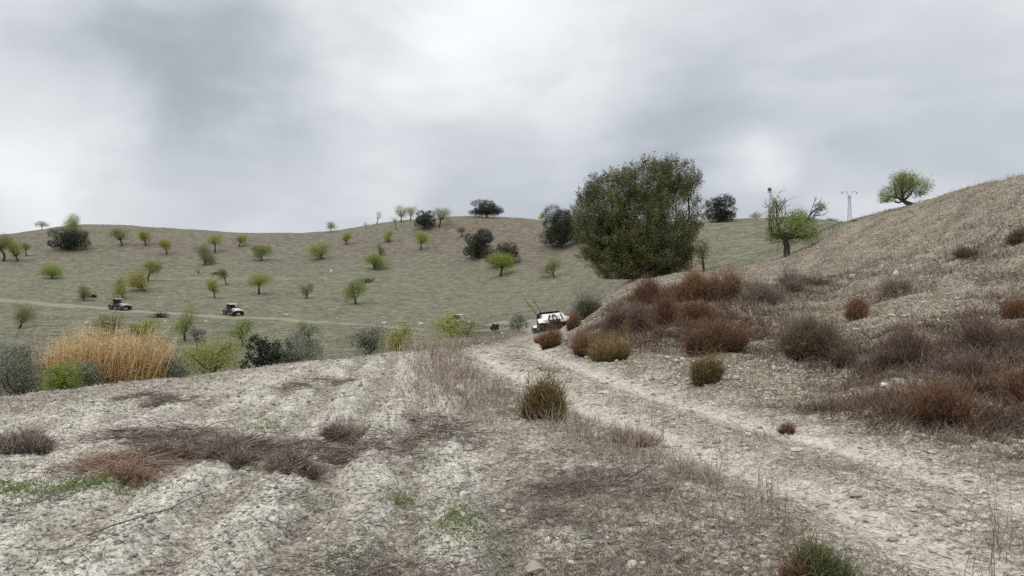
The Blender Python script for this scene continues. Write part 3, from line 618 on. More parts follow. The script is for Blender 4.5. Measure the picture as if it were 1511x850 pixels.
G_ALM = 'almond trees dotted over the far hillside'; G_OAK = 'dark holm oaks on the far hill'; G_SHR = 'shrubs in the gully below the field'
A = 'almond_tree'; O = 'oak_tree'
ALM = [
 (A,'pale',(62,338),(53,72,326,337),'small greyish tree peeking over the skyline left of the lone dark oak',200,G_ALM),
 (A,'almond',(107,347),(95,119,319,343),'yellow green tree on the skyline rising right behind the lone dark oak',None,G_ALM),
 (O,'oak',(99,369),(78,127,337,368),'lone broad dark oak among pale almonds at upper left of the far hill',None,G_OAK),
 (A,'dull',(179,363),(162,188,335,353),'thin open almond tree leaning on a crooked trunk right of the lone dark oak',None,G_ALM),
 (A,'almond',(215,363),(202,221,338,358),'narrow upright almond, second tree to the right of the lone dark oak',None,G_ALM),
 (A,'almond',(245,376),(233,253,349,368),'small V shaped almond, third tree to the right of the lone dark oak',None,G_ALM),
 (A,'dull',(301,391),(287,318,357,387),'larger dull green almond in front of another near the middle of the left slope',None,G_ALM),
 (A,'almond',(317,373),(305,327,345,361),'almond half hidden above and behind a larger dull green almond',None,G_ALM),
 (A,'almond',(351,364),(347,365,344,358),'small round almond just under the skyline dip on the left slope',None,G_ALM),
 (A,'almond',(386,385),(367,400,359,383),'wide bushy almond under the lowest dip of the skyline',None,G_ALM),
 (A,'almond',(4,386),(-14,16,349,370),'almond cut by the left photo edge behind a fuller almond',None,G_ALM),
 (A,'almond',(26,386),(7,32,357,377),'full almond with dark trunk in the cluster at the far left edge',None,G_ALM),
 (A,'dull',(38,378),(30,44,355,368),'smallest dull almond at the right of the far left cluster',None,G_ALM),
 (A,'bright',(77,412),(58,92,389,407),'flat topped bright green almond standing on the upper hillside track',None,G_ALM),
 (A,'dull',(122,444),(111,133,418,440),'thin grey green almond left of the left hand buggy',None,G_ALM),
 (A,'almond',(184,442),(166,190,406,436),'leaning almond right behind the left hand buggy',None,G_ALM),
 (A,'almond',(218,415),(211,237,380,402),'dark green almond at the back of the three tree clump above the buggies',None,G_ALM),
 (A,'almond',(214,430),(183,222,391,424),'broad almond with straight dark trunk in front of the three tree clump',None,G_ALM),
 (A,'dull',(335,421),(321,336,394,412),'small almond with leaning trunk just above the upper track',None,G_ALM),
 (A,'almond',(318,440),(304,323,411,434),'small upright almond above the right hand buggy',None,G_ALM),
 ('bush','bare',(292,406),(286,298,394,406),'bare greyish bush beside the upper track',None,None),
 (A,'dull',(27,485),(14,50,443,483),'dense dull almond standing alone below the lower track at far left',None,G_ALM),
 (A,'almond',(271,504),(255,291,456,490),'tall almond with thin dark trunk right of the orange reeds',None,G_ALM),
 (A,'almond',(357,510),(338,374,468,500),'round yellow green almond below the right hand buggy',None,G_ALM),
 (A,'almond',(381,435),(364,401,404,424),'spreading almond right above the right hand buggy',None,G_ALM),
 (A,'almond',(477,383),(453,486,358,381),'mushroom shaped almond leaning left in the middle of the hill',None,G_ALM),
 (A,'pale',(487,343),(480,497,327,339),'single pale round tree standing on the lowest stretch of skyline',None,G_ALM),
 (A,'almond',(511,361),(503,518,341,356),'small almond under the skyline right of the single pale round tree',None,G_ALM),
 (A,'bare',(540,338),(534,545,328,335),'tiny thin sapling on the skyline left of the bare slender tree',None,G_ALM),
 (A,'bare',(555,331),(553,564,310,324),'slender nearly bare tree on the rising skyline',None,G_ALM),
 (A,'pale',(592,328),(582,602,304,322),'pale feathery almond on the skyline, left of a twin crown',None,G_ALM),
 (A,'pale',(605,325),(598,614,303,320),'right crown of the two pale feathery almonds on the skyline',None,G_ALM),
 (A,'bare',(584,339),(576,588,320,333),'small bare tree just below the two feathery skyline almonds',None,G_ALM),
 (A,'almond',(574,357),(563,580,340,356),'low yellowish almond with hidden trunk under the feathery skyline trees',None,G_ALM),
 (A,'dull',(561,378),(555,566,357,376),'thin small almond directly behind the widest round almond',None,G_ALM),
 (A,'bright',(551,398),(534,574,373,396),'wide bright almond with short trunk in the centre of the slope',None,G_ALM),
 (A,'almond',(619,370),(610,634,343,362),'almond with curved leaning trunk below the pair of dark skyline trees',None,G_ALM),
 (O,'oak',(625,339),(611,641,311,336),'dark oak on the skyline with a green almond at its right',None,G_OAK),
 (A,'dull',(648,336),(640,664,306,324),'green topped tree touching the right side of a dark skyline oak',None,G_ALM),
 (O,'oak',(718,323),(692,741,296,319),'umbrella shaped dark oak alone on the top of the skyline',194,G_OAK),
 (A,'dull',(453,441),(443,461,416,438),'faint thin almond left of the bright tall almond on the lower slope',None,G_ALM),
 (A,'almond',(526,449),(505,535,410,441),'tall yellow green almond on leaning trunk above the lower track',None,G_ALM),
 (A,'dull',(681,350),(674,687,334,349),'little sapling on the brown slope under the umbrella oak',None,G_ALM),
 (O,'oak',(706,381),(683,728,343,380),'dark round oak on the brown slope, left of its brownish neighbour',None,G_OAK),
 (O,'brownoak',(743,393),(717,767,358,392),'brownish dark oak behind a bright almond on the brown slope',None,G_OAK),
 (A,'bright',(738,408),(722,763,373,399),'bright almond in front of the brownish dark oak',None,G_ALM),
 (A,'pale',(799,329),(793,805,311,326),'small pale tree on the skyline left of the big tree',187,G_ALM),
 (O,'oak',(828,366),(797,858,304,363),'large dark oak half hidden behind the left side of the big tree',None,G_OAK),
 (A,'dull',(820,409),(799,827,383,408),'greyish see-through almond above the white buggy with antennas',None,G_ALM),
 (O,'oak',(1060,328),(1037,1086,292,327),'dark oak on the skyline right of the big tree',132,G_OAK),
 (A,'pale',(1114,327),(1106,1123,311,323),'tiny pale round tree on the skyline left of the steel pole',135,G_ALM),
 ('bush','dull',(1225,332),(1216,1236,323,333),'low bush on the skyline left of the lattice pylon',118,None),
 # the gully
 (A,'dull',(160,513),(140,182,461,495),'olive green almond rising behind the left part of the orange reeds',50,G_SHR),
 (A,'bright',(211,512),(192,232,471,498),'bright yellow green crown behind the right part of the orange reeds',51,G_SHR),
 (A,'almond',(313,557),(268,359,492,553),'wide low almond with leaning trunk right of the orange reeds',46.5,G_SHR),
 ('bush','silver',(290,515),(280,303,484,508),'small silvery bush between two almonds right of the orange reeds',58,G_SHR),
 ('olive_tree','olive',(30,592),(-16,72,522,592),'large grey green olive in the lower left corner of the gully',40,G_SHR),
 ('olive_tree','silver',(22,592),(-8,60,505,560),'pale topped olive just behind the large left corner olive',44,G_SHR),
 ('olive_tree','olive',(122,590),(100,148,528,585),'rounded grey olive touching the left foot of the orange reeds',41.5,G_SHR),
 ('shrub','bright',(92,588),(66,121,528,583),'bright green shrub in front of the grey olives at left',38.5,G_SHR),
 ('bush','olive',(258,562),(239,281,528,562),'grey green round bush left of the wide low almond',44.5,G_SHR),
 (O,'oak',(392,550),(361,422,498,547),'low black green oak shrub in front of the silvery bush',40,G_SHR),
 ('bush','silver',(446,545),(412,473,481,543),'tall silvery bush right behind the black green oak shrub',43,G_SHR),
 ('shrub','olive',(428,548),(404,458,510,545),'olive green shrub at the foot of the tall silvery bush',40.5,G_SHR),
 ('shrub','bright',(455,510),(437,470,475,494),'bright yellow shrub top showing above the tall silvery bush',52,G_SHR),
 ('bush','olive',(545,527),(519,572,483,526),'grey rounded bush paired with a yellow green bush at its right',46,G_SHR),
 ('bush','almond',(591,522),(566,615,475,520),'yellow green dense bush paired with a grey bush at its left',44,G_SHR),
 ('shrub','almond',(664,506),(638,692,463,503),'dull green shrub left of the half hidden buggy roof',43,G_SHR),
 ('shrub','pale',(686,508),(664,712,469,508),'pale green shrub in front of the half hidden buggy',38,G_SHR),
 ('bush','oak',(729,489),(723,735,478,488),'tiny dark bush alone at the valley bottom',None,G_SHR),
 ('bush','silver',(765,489),(748,781,464,488),'grey green bush left of the white buggy with antennas',52,G_SHR),
 ('bush','dull',(1037,408),(1025,1045,347,400),'leafy sapling growing against the right side of the big tree',43,None),
]
for nm, kd, base, box, lab, Yd, grp in ALM:
    gul = grp == G_SHR
    plant(nm, kd, base, box, lab, 'tree' if nm.endswith('tree') else 'bush', grp, Yd, 9 if gul or kd in ('oak', 'brownoak') else 6, 1.5 if gul else 1.)

def local(pos, px, py): k = pos[1] / F; return (px - CX) * k - pos[0], CAMZ + (CY - py) * k - pos[2]
def lobes_px(pos, L):
    k = pos[1] / F; out = []
    for px, py, rx, ry, dy in L:
        x, z = local(pos, px, py); out.append((x, dy, z, rx * k, min(rx, ry) * k * 1.05, ry * k))
    return out
# the big tree by the track
pos = stand(938, 41.5)
LB = lobes_px(pos, [(938,338,50,50,0),(888,340,36,52,-.6),(905,300,42,44,.5),(955,275,40,34,-.2),(992,268,36,32,.4),(996,320,30,50,-.5),(872,318,22,40,.3),(960,380,52,36,.2),
     (910,388,34,28,-.7),(992,372,34,38,.7),(874,352,24,40,.6),(930,285,30,34,.8),(975,252,26,16,0),(1012,275,17,24,-.3),(880,282,14,18,0),(925,362,46,46,1.4),(962,345,40,52,-1.3),(1012,352,14,34,.2),(925,400,46,16,.2),(990,398,30,14,-.3)])
make_tree('wild_olive_tree', pos, 'largest tree, tall dense olive green crown reaching the ground beside the dirt track', 'tree', LB, 250000, M_BIG, .075, M_BARK, (0, 0), (.1, 0, 1.0), .24, None, 110, .17, .62, None, .45, None, .55)
# almond with a dark trunk and bare twigs on the bank
pos = stand(1162, 45.5)
LB = lobes_px(pos, [(1150,335,17,20,0),(1172,332,20,22,-.4),(1192,335,15,18,.3),(1180,318,18,11,.4),(1140,345,10,12,.3),(1160,350,22,12,.5),(1200,345,7,12,-.2),(1187,350,14,12,-.5),(1146,303,11,12,.1),(1208,306,10,8,0),(1136,318,9,10,0)])
ex = []
for (a, b_) in (((1152,330),(1136,283)),((1152,330),(1147,280)),((1150,335),(1129,297)),((1155,325),(1155,290)),((1148,310),(1141,292)),((1195,330),(1210,296)),((1195,328),(1219,300)),((1192,325),(1204,291)),((1205,310),(1221,308)),((1145,315),(1126,305)),((1150,310),(1160,296)),((1200,318),(1216,318))):
    xa, za = local(pos, *a); xb, zb = local(pos, *b_); ex.append(((xa, 0, za), (xb, rng.normal(0, .3), zb), .03, .008))
    for q in range(9):
        t = rng.uniform(.3, .95); s = np.array([xa + (xb - xa) * t, 0, za + (zb - za) * t]); ex.append((s, s + np.array([rng.normal(0, .22), rng.normal(0, .2), rng.uniform(.1, .4)]), .011, .004))
x1, z1 = local(pos, 1157, 350)
make_tree('almond_tree', pos, 'almond with thick dark trunk and bare upper twigs on the right bank', 'tree', LB, 13000, M_ALMOND_G, .075, M_BARK, (0, 0), (x1, 0, z1), .19, None, 14, .2, .1, None, .5, ex)
# leaning tree on the ridge
pos = stand(1354, 43.2); pos[2] = pos[2] - .05
LB = lobes_px(pos, [(1330,275,18,14,0),(1345,270,18,13,.4),(1357,275,13,12,-.3),(1340,262,18,9,0),(1312,285,12,10,.2),(1303,297,9,11,-.2),(1358,285,9,6,.3),(1322,265,14,9,-.4),(1335,285,18,9,.6),(1309,302,7,9,.3)])
L3 = [local(pos, *q) for q in ((1310,290),(1328,276),(1345,272),(1356,276),(1304,296),(1320,268),(1340,264))]
x1, z1 = local(pos, 1332, 296)
make_tree('almond_tree', pos, 'drooping green tree leaning left off the ridge of the right bank', 'tree', LB, 14000, M_ALMOND_G, .075, M_BARK, (0, 0), (x1, 0, z1), .14, None, 16, .26, .1, [(x, rng.normal(0, .3), z) for x, z in L3], .35)

# ------------------------------------------------------------------ reeds
M_REED = twig_mat('dry_reed', (.20, .125, .055), (.54, .375, .18), (.78, .66, .42), .45)
M_REEDLEAF = leaf_mat('reed_leaf', [(.24, .13, .045), (.46, .30, .13), (.62, .46, .24), (.74, .63, .42)], .2)
pos = cast(165, 572); pos = stand(165, 44)
root = thing('reed_bed', pos, 'tall clump of orange and straw coloured dry reeds in the gully', 'reeds')
n = 3600; k = pos[1] / F
u = rng.uniform(0, 1, n); px = 62 + 176 * u; topy = np.interp(px, [60, 90, 110, 130, 150, 180, 215, 235, 245], [516, 500, 490, 489, 484, 478, 478, 484, 500]) + rng.normal(0, 5, n) + 14 * fbm(px / 10., px * 0, 1., 3, 5)
ck = rng.uniform(62, 238, 34); px = .35 * px + .65 * ck[rng.integers(0, 34, n)] + rng.normal(0, 4, n); u = np.clip((px - 62) / 176, 0, 1)
X = (px - CX) * k - pos[0]; Yo = rng.uniform(-1.3, 1.8, n); ztop = CAMZ + (CY - topy) * k - pos[2]
zb = Hd(X + pos[0], Yo + pos[1]) - pos[2]; ln = np.maximum(ztop - zb, .5) * np.where(rng.random(n) < .72, rng.uniform(.3, .88, n), rng.uniform(.85, 1.12, n))
V, T, h = blades(np.c_[X, Yo, zb], np.c_[(u - .45) * .45 + rng.normal(0, .13, n), rng.normal(0, .1, n), np.ones(n)], ln, rng.uniform(.022, .042, n), np.c_[rng.normal(.03, .08, n), rng.normal(0, .06, n), -rng.uniform(0, .05, n)])
mesh_obj('canes', V, None, T, M_REED, root, False, {'h': h})
m_ = 15000; ci = rng.integers(0, n, m_); t = rng.uniform(.05, .95, m_) ** 1.3
P = np.c_[X[ci], Yo[ci], zb[ci] + ln[ci] * t] + np.c_[((u[ci] - .45) * .35) * ln[ci] * t, np.zeros((m_, 2))] + rng.normal(0, .07, (m_, 3))
V, T, h = blades(P, np.c_[rng.normal(0, .9, (m_, 2)), rng.uniform(-.2, 1.0, m_)], rng.uniform(.2, .55, m_), rng.uniform(.025, .05, m_), np.c_[rng.normal(0, .2, (m_, 2)), -rng.uniform(.1, .6, m_)])
mesh_obj('leaves', V, None, T, M_REEDLEAF, root)

# ------------------------------------------------------------------ heath and broom shrubs of the bank
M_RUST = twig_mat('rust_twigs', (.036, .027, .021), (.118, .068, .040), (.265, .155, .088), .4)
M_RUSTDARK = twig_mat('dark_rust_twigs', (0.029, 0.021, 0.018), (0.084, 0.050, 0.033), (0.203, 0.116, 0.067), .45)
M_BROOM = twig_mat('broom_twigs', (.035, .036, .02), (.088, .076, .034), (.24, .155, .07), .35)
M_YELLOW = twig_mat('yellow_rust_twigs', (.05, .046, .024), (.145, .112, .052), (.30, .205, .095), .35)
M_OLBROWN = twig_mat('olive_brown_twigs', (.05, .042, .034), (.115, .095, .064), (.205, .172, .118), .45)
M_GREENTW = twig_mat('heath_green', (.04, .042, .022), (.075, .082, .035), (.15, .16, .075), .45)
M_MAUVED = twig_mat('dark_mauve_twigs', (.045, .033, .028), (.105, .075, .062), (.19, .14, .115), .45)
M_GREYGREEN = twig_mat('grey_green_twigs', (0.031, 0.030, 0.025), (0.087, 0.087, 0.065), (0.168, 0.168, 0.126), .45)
M_STEM = solid('shrub_stem', (.085, .07, .058), .9, 0, .3)
M_DEAD = solid('bleached_wood', (.36, .32, .27), .9, 0, .25)

def bushy(name, base, box, mat, label, cat='shrub', group=None, n=2600, up=.5, w=.008, Y=None, fuzz=2, curl=.2, mat2=None, split=None, stems=9, depth=.9):
    """several tufts of bent twigs grown from their own feet: an uneven, see-through outline"""
    pos = cast(*base) if Y is None else stand(base[0], Y)
    k = pos[1] / F; x0, x1, y0, y1 = box
    rx = (x1 - x0) * k / 2 * 1.08; hz = max((base[1] - y0) * k, .15) * 1.12; xo = ((x0 + x1) / 2 - base[0]) * k; ry = rx * depth
    n = int(n * 1.45); root = thing(name, pos, label, cat, group)
    def gnd(p): return Hd(p[:, 0] + pos[0], p[:, 1] + pos[1]) - pos[2]
    K = 5 + int(9 * (1 - up)) + int(rx * 4); sz = .26 + .5 * up      # tufts and their size
    ca = rng.uniform(0, 2 * pi, K); cq = np.sqrt(rng.random(K)) * (1 - sz * .75)
    ctr = np.c_[xo * (1 - up * .5) + np.cos(ca) * cq * rx, np.sin(ca) * cq * ry]; th_ = np.clip(rng.normal(.78, .28, K), .25, 1.2) * (1 - .3 * cq)
    c = rng.choice(K, n, p=th_ / th_.sum()); lump = th_[c]
    a = rng.uniform(0, 2 * pi, n); q = np.sqrt(rng.random(n)) * rng.uniform(.05, .4, n)
    foot = np.c_[ctr[c] + np.c_[np.cos(a) * q * rx * sz, np.sin(a) * q * ry * sz], np.zeros(n)]; foot[:, 2] = gnd(foot) - .02
    phi = np.arccos(np.clip(1 - rng.random(n) * (.95 - .35 * up), 0, 1)); a2 = a + rng.normal(0, .5, n)
    d = np.c_[np.cos(a2) * np.sin(phi) * rx * sz, np.sin(a2) * np.sin(phi) * ry * sz, (np.cos(phi) * .9 + .1) * hz * lump]
    d[:, 2] += rng.normal(0, .09, n) * hz; d[:, 0] += .12 * rx * np.sin(c * 2.4)
    L = np.linalg.norm(d, axis=1) * np.clip(rng.normal(.82, .2, n), .3, 1.3)
    wid = w * max(1., pos[1] / 18) * rng.uniform(.5, 1.2, n)
    B = np.c_[rng.normal(0, curl, (n, 2)), rng.normal(-curl * .2, curl * .5, n)] * .6
    Vs, Ts, Hs = [], [], []; off = 0
    def put(V, T, h):
        nonlocal off
        Vs.append(V); Ts.append(T + off); Hs.append(h); off += len(V)
    put(*blades(foot, d, L, wid, B))
    for f in range(fuzz + 1):               # side twigs
        t = rng.uniform(.3, .98, n); p0 = foot + unit(d) * (L * t)[:, None] + B * (L * t * t)[:, None]
        dd = unit(d) + rng.normal(0, .6, (n, 3)); l2 = L * rng.uniform(.12, .34, n)
        V, T, h = blades(p0, dd, l2, wid * .75, rng.normal(0, .2, (n, 3)))
        put(V, T, np.clip(np.repeat(t, 5) * .75 + h * .25, 0, 1))
    V, T, h = np.concatenate(Vs), np.concatenate(Ts), np.concatenate(Hs)
    if mat2 is None: mesh_obj('twigs', V, None, T, mat, root, False, {'h': h})
    else:
        tx = V[T].mean(1)[:, 0] - xo; isl = np.repeat(np.arange(len(T) // 3), 3); cc = np.add.reduceat(tx, np.arange(0, len(T), 3)) / 3
        s = (cc + rng.normal(0, rx * .16, len(cc)) < split * rx)[isl]
        for sel, mm, lb in ((s, mat, 'twigs'), (~s, mat2, 'green_twigs')):
            ids, inv = np.unique(T[sel], return_inverse=True); mesh_obj(lb, V[ids], None, inv.reshape(-1, 3), mm, root, False, {'h': h[ids]})
    mb = MB(); j0 = rng.integers(0, n); hub = foot[j0] - np.array([0, 0, .06]); near = np.argsort(((foot - foot[j0]) ** 2).sum(1))[:max(stems * 8, 30)]
    for i in range(stems):
        j = rng.choice(near); mb.tube(smooth_path(hub, foot[j] + d[j] * rng.uniform(.5, .75), 4, wob=.06), np.linspace(w * 1.5, w * .5, 4) * max(1, pos[1] / 22), 4, cap=False)
    mb.build('stems', M_STEM, root)
    return root
def px_seed(b): return (b[0] * 7 + b[1] * 13) % 97
GB = 'rust coloured shrubs on the right bank'; GM = 'mauve brown dead shrubs on the right bank'
bushy('broom_shrub', (803, 617), (764, 842, 564, 618), M_BROOM, 'upright olive and rust broom shrub standing alone beside the field edge', n=1900, up=.72, w=.011, fuzz=3, curl=.1, stems=14)
bushy('heath_shrub', (1210, 872), (1146, 1276, 812, 872), M_RUSTDARK, 'heath shrub cut by the bottom edge, rust left half and green right half', n=4200, up=.45, w=.006, fuzz=3, curl=.15, mat2=M_GREENTW, split=-.42)
SH = [
 ((813,513),(795,829,466,515),M_RUST,'fox red shrub right in front of the white buggy',GB,1400,.85),
 ((800,508),(788,816,492,516),M_RUSTDARK,'small dark shrub low at the left foot of the fox red shrub',GB,600,.5),
 ((846,484),(834,858,457,484),M_RUST,'small fox red shrub immediately right of the white buggy',GB,800,.8),
 ((866,466),(838,892,430,467),M_GREYGREEN,'dark grey green shrub above and right of the white buggy',None,1400,.6),
 ((868,526),(844,896,483,528),M_RUST,'rust shrub at the bank foot left of a yellow tipped one',GB,1600,.7),
 ((898,533),(868,930,494,535),M_YELLOW,'yellow tipped shrub at the bank foot',GB,1500,.85),
 ((905,490),(878,938,444,492),M_MAUVED,'upright mauve shrub halfway up between the buggy and the big tree',GM,1500,.6),
 ((943,492),(922,962,445,492),M_MAUVED,'dark mauve shrub below the big tree, right of the upright mauve one',GM,1200,.5),
 ((958,446),(928,992,408,447),M_RUSTDARK,'dark rust shrub directly under the big tree',GB,2200,.3),
 ((985,481),(958,1014,434,482),M_RUSTDARK,'wine brown shrub in the middle of the shrub cluster',GB,1400,.45),
 ((1030,478),(1000,1060,441,481),M_RUSTDARK,'dark cushion shrub below the two rust shrubs right of the big tree',GB,1600,.5),
 ((1022,440),(992,1058,398,442),M_RUST,'bright rust shrub at the right foot of the big tree',GB,2200,.3),
 ((1066,444),(1034,1096,400,446),M_RUST,'rust shrub at the right end of the cluster by the big tree',GB,2200,.3),
 ((1056,518),(1008,1104,464,521),M_RUSTDARK,'wide sprawling rust brown shrub low in the middle of the bank',GB,2600,.4),
 ((1040,560),(1014,1064,519,563),M_BROOM,'small round shrub with rust top and dark green base beside the track',GB,1500,.75),
 ((1118,448),(1084,1158,412,452),M_MAUVE,'long pale mauve shrub below the almond with bare twigs',GM,1700,.4),
 ((1182,425),(1140,1222,396,428),M_MAUVE,'thin mauve thicket right under the almond with bare twigs',GM,1700,.35),
 ((1198,530),(1148,1248,452,533),M_OLBROWN,'tall olive brown shrub with bare dark stems on the mid bank',None,2800,.75),
 ((1232,535),(1204,1262,500,540),M_MAUVED,'low mauve shrub at the right foot of the tall olive brown shrub',GM,1300,.4),
 ((1271,469),(1249,1295,432,470),M_RUST,'compact round rust shrub alone in the open part of the bank',GB,1500,.6),
 ((1328,542),(1294,1378,484,543),M_MAUVED,'rounded mauve shrub right of the tall olive brown shrub',GM,2200,.6),
 ((1388,626),(1338,1432,548,628),M_RUSTDARK,'dark red brown shrub with bleached dead branches at its foot',GB,2600,.5),
 ((1420,560),(1384,1470,510,565),M_MAUVED,'broad mauve thicket above the shrub with bleached branches',GM,2200,.4),
 ((1470,520),(1424,1522,458,523),M_MAUVED,'large mauve shrub by the right photo edge below a rust tuft',GM,2400,.45),
 ((1498,470),(1479,1524,438,472),M_RUST,'rust tuft at the right photo edge, higher of the two edge shrubs',GB,1200,.6),
 ((1508,604),(1482,1545,545,608),M_RUSTDARK,'dark rust shrub cut by the right photo edge, lower of the two edge shrubs',GB,1600,.5),
 ((1426,378),(1408,1444,360,380),M_MAUVED,'small dark shrub high on the open right slope',GM,900,.5),
 ((1505,352),(1485,1530,330,354),M_MAUVED,'dark scrub at the right photo edge near the ridge',GM,900,.45),
 ((1310,440),(1290,1345,410,442),M_MAUVE,'faint pale mauve tuft right of the compact round rust shrub',GM,900,.5),
 ((955,470),(925,985,448,472),M_MAUVED,'flat mauve shrub between the dark rust and wine brown shrubs',GM,1000,.35),
 ((1160,640),(1148,1178,628,642),M_RUSTDARK,'tiny rust tuft growing in the middle of the track',None,500,.6),
 ((935,655),(905,985,625,660),M_PINK,'loose dry grass clump on the near edge of the track',None,700,.9),
]
for base, box, mt, lab, grp, n, up in SH:
    bushy('shrub', base, box, mt, lab, 'shrub', grp, n, up, .0075, curl=.3 if mt in (M_MAUVE, M_MAUVED) else .18)

# bleached dead branches
pos = cast(1415, 622); root = thing('dead_branch', pos, 'bleached forked dead branches lying at the foot of a dark shrub', 'branch'); mb = MB(); k = pos[1] / F
for a, b_, r0 in (((1418,628),(1402,598),.012),((1402,600),(1409,580),.007),((1404,603),(1386,588),.006),((1424,610),(1388,600),.007),((1416,620),(1422,585),.006)):
    (xa, za), (xb, zb_) = local(pos, *a), local(pos, *b_); mb.tube(smooth_path((xa, -.25, za), (xb, -.4 + rng.normal(0, .06), zb_), 5, wob=.06), np.linspace(r0, r0 * .35, 5), 5)
mb.build('branch', M_DEAD, root, True)

# ------------------------------------------------------------------ brush heaps on the field
M_BRUSH = twig_mat('brush_twigs', (.07, .056, .048), (.15, .122, .106), (.24, .20, .177), .7)
M_BRUSHRED = twig_mat('reddish_brush', (.10, .065, .048), (.23, .155, .11), (.35, .255, .19), .45)
def heap(base, box, mat, label, n, lw=(.12, .4), w=.0065, name='brush_heap'):
    """a low straggling heap: wispy bundles of twigs lying along an uneven ridge, thin at its rim"""
    x0, x1, y0, y1 = box
    def gp(px, py): return (px - CX) / F * CAMZ * F / (py - CY), CAMZ * F / (py - CY)
    cx, cyy = gp((x0 + x1) / 2, (y0 + y1) / 2); rx = (x1 - x0) / 2 * cyy / F; ry = min((gp(0, y0)[1] - gp(0, y1)[1]) / 2, 1.6); hh = .07 + .05 * min(rx, 2)
    root = thing(name, (cx, cyy, float(Hd(np.array([cx]), np.array([cyy]))[0])), label, 'brush', 'dead brush heaps on the pale field'); oz = root.location.z
    n = int(n * .55); K = max(6, int(rx * 9)); bx = rng.uniform(-1, 1, K) * rx; by = rng.normal(0, .38, K) * ry + .25 * ry * np.sin(bx * 1.7 + cx); bs = rng.uniform(.10, .34, K); bh = rng.uniform(.2, 1.1, K) * np.exp(-(bx / rx) ** 2)
    c = rng.choice(K, n, p=bs / bs.sum()); x = bx[c] + rng.normal(0, 1, n) * bs[c]; y = by[c] + rng.normal(0, .75, n) * bs[c]
    e = np.exp(-.5 * (((x - bx[c]) / bs[c]) ** 2 + ((y - by[c]) / (.75 * bs[c])) ** 2)) * bh[c]
    z = Hd(x + cx, y + cyy) - oz + rng.random(n) * hh * e
    ba = rng.uniform(-.9, .9, K)[c] + rng.normal(0, .6, n)
    d = np.c_[np.cos(ba), np.sin(ba), rng.normal(.1, .3, n) * (.3 + e)] * rng.choice([-1, 1], n)[:, None]; d[:, 2] = np.abs(d[:, 2])
    V, T, h = blades(np.c_[x, y, z], d, rng.uniform(*lw, n), w * rng.uniform(.5, 1.3, n), np.c_[rng.normal(0, .4, (n, 2)), rng.uniform(-.25, .2, n)])
    g_ = Hd(V[:, 0] + cx, V[:, 1] + cyy) - oz + .003; V[:, 2] = np.maximum(V[:, 2], g_)
    mesh_obj('twigs', V, None, T, mat, root, False, {'h': h})
    mb = MB(); j = rng.integers(0, n); hub = np.array([x[j], y[j], z[j]])
    for i in range(8):
        q = np.array([rng.normal(0, .35), rng.normal(0, .25), abs(rng.normal(.05, .06))])
        mb.tube(smooth_path(hub, hub + q, 6, wob=.12), np.linspace(.005, .002, 6), 4, cap=False)
    mb.build('branches', M_STEM, root)
heap((410, 665), (255, 545, 645, 680), M_BRUSH, 'long dark strip of dead brush stretched across the pale field', 5200)
heap((180, 690), (120, 240, 672, 708), M_BRUSHRED, 'reddish heap of broken twigs at the left end of the dark brush', 2000)
heap((270, 655), (150, 330, 640, 662), M_BRUSH, 'thin strip of dark brush behind the reddish twig heap', 1600)
heap((640, 635), (575, 700, 612, 660), M_BRUSH, 'narrow dark brush strip between the furrows left of the broom shrub', 1700)
def tangle(base, box, label, n, mat=None): return bushy('dead_brush', base, box, mat or M_BRUSH, label, 'brush', 'dead brush heaps on the pale field', n, .15, .006, None, 2, .55, None, None, 8, .8)
tangle((28, 664), (-30, 78, 630, 666), 'round mound of dark brush at the left photo edge', 2600)
tangle((345, 676), (300, 396, 642, 678), 'tangled dark brush mound in the middle of the long strip', 1900)
tangle((430, 692), (368, 478, 662, 694), 'tangled dark brush mound lowest in the long strip', 1900)
tangle((500, 650), (452, 545, 615, 652), 'tangled dark brush mound at the right end of the long strip', 1700)
tangle((250, 672), (205, 300, 644, 674), 'low tangled brush mound between reddish twigs and the long strip', 1300)
tangle((185, 708), (140, 232, 676, 710), 'raised tangle of reddish broken twigs', 900, M_BRUSHRED)
heap((560, 845), (480, 640, 815, 880), M_BRUSH, 'sparse dead brush at the bottom edge of the field', 1500, (.08, .25), .004)
heap((900, 770), (790, 1000, 690, 800), M_BRUSH, 'sparse brown brush patch on the verge left of the track', 4200, (.06, .22), .004)
heap((470, 570), (430, 520, 556, 584), M_BRUSH, 'faint dry brush patch on the brow of the field', 1600, (.1, .3), .006)
heap((210, 595), (160, 270, 583, 608), M_BRUSH, 'low dry brush patch below the orange reeds', 1800, (.1, .3), .006)
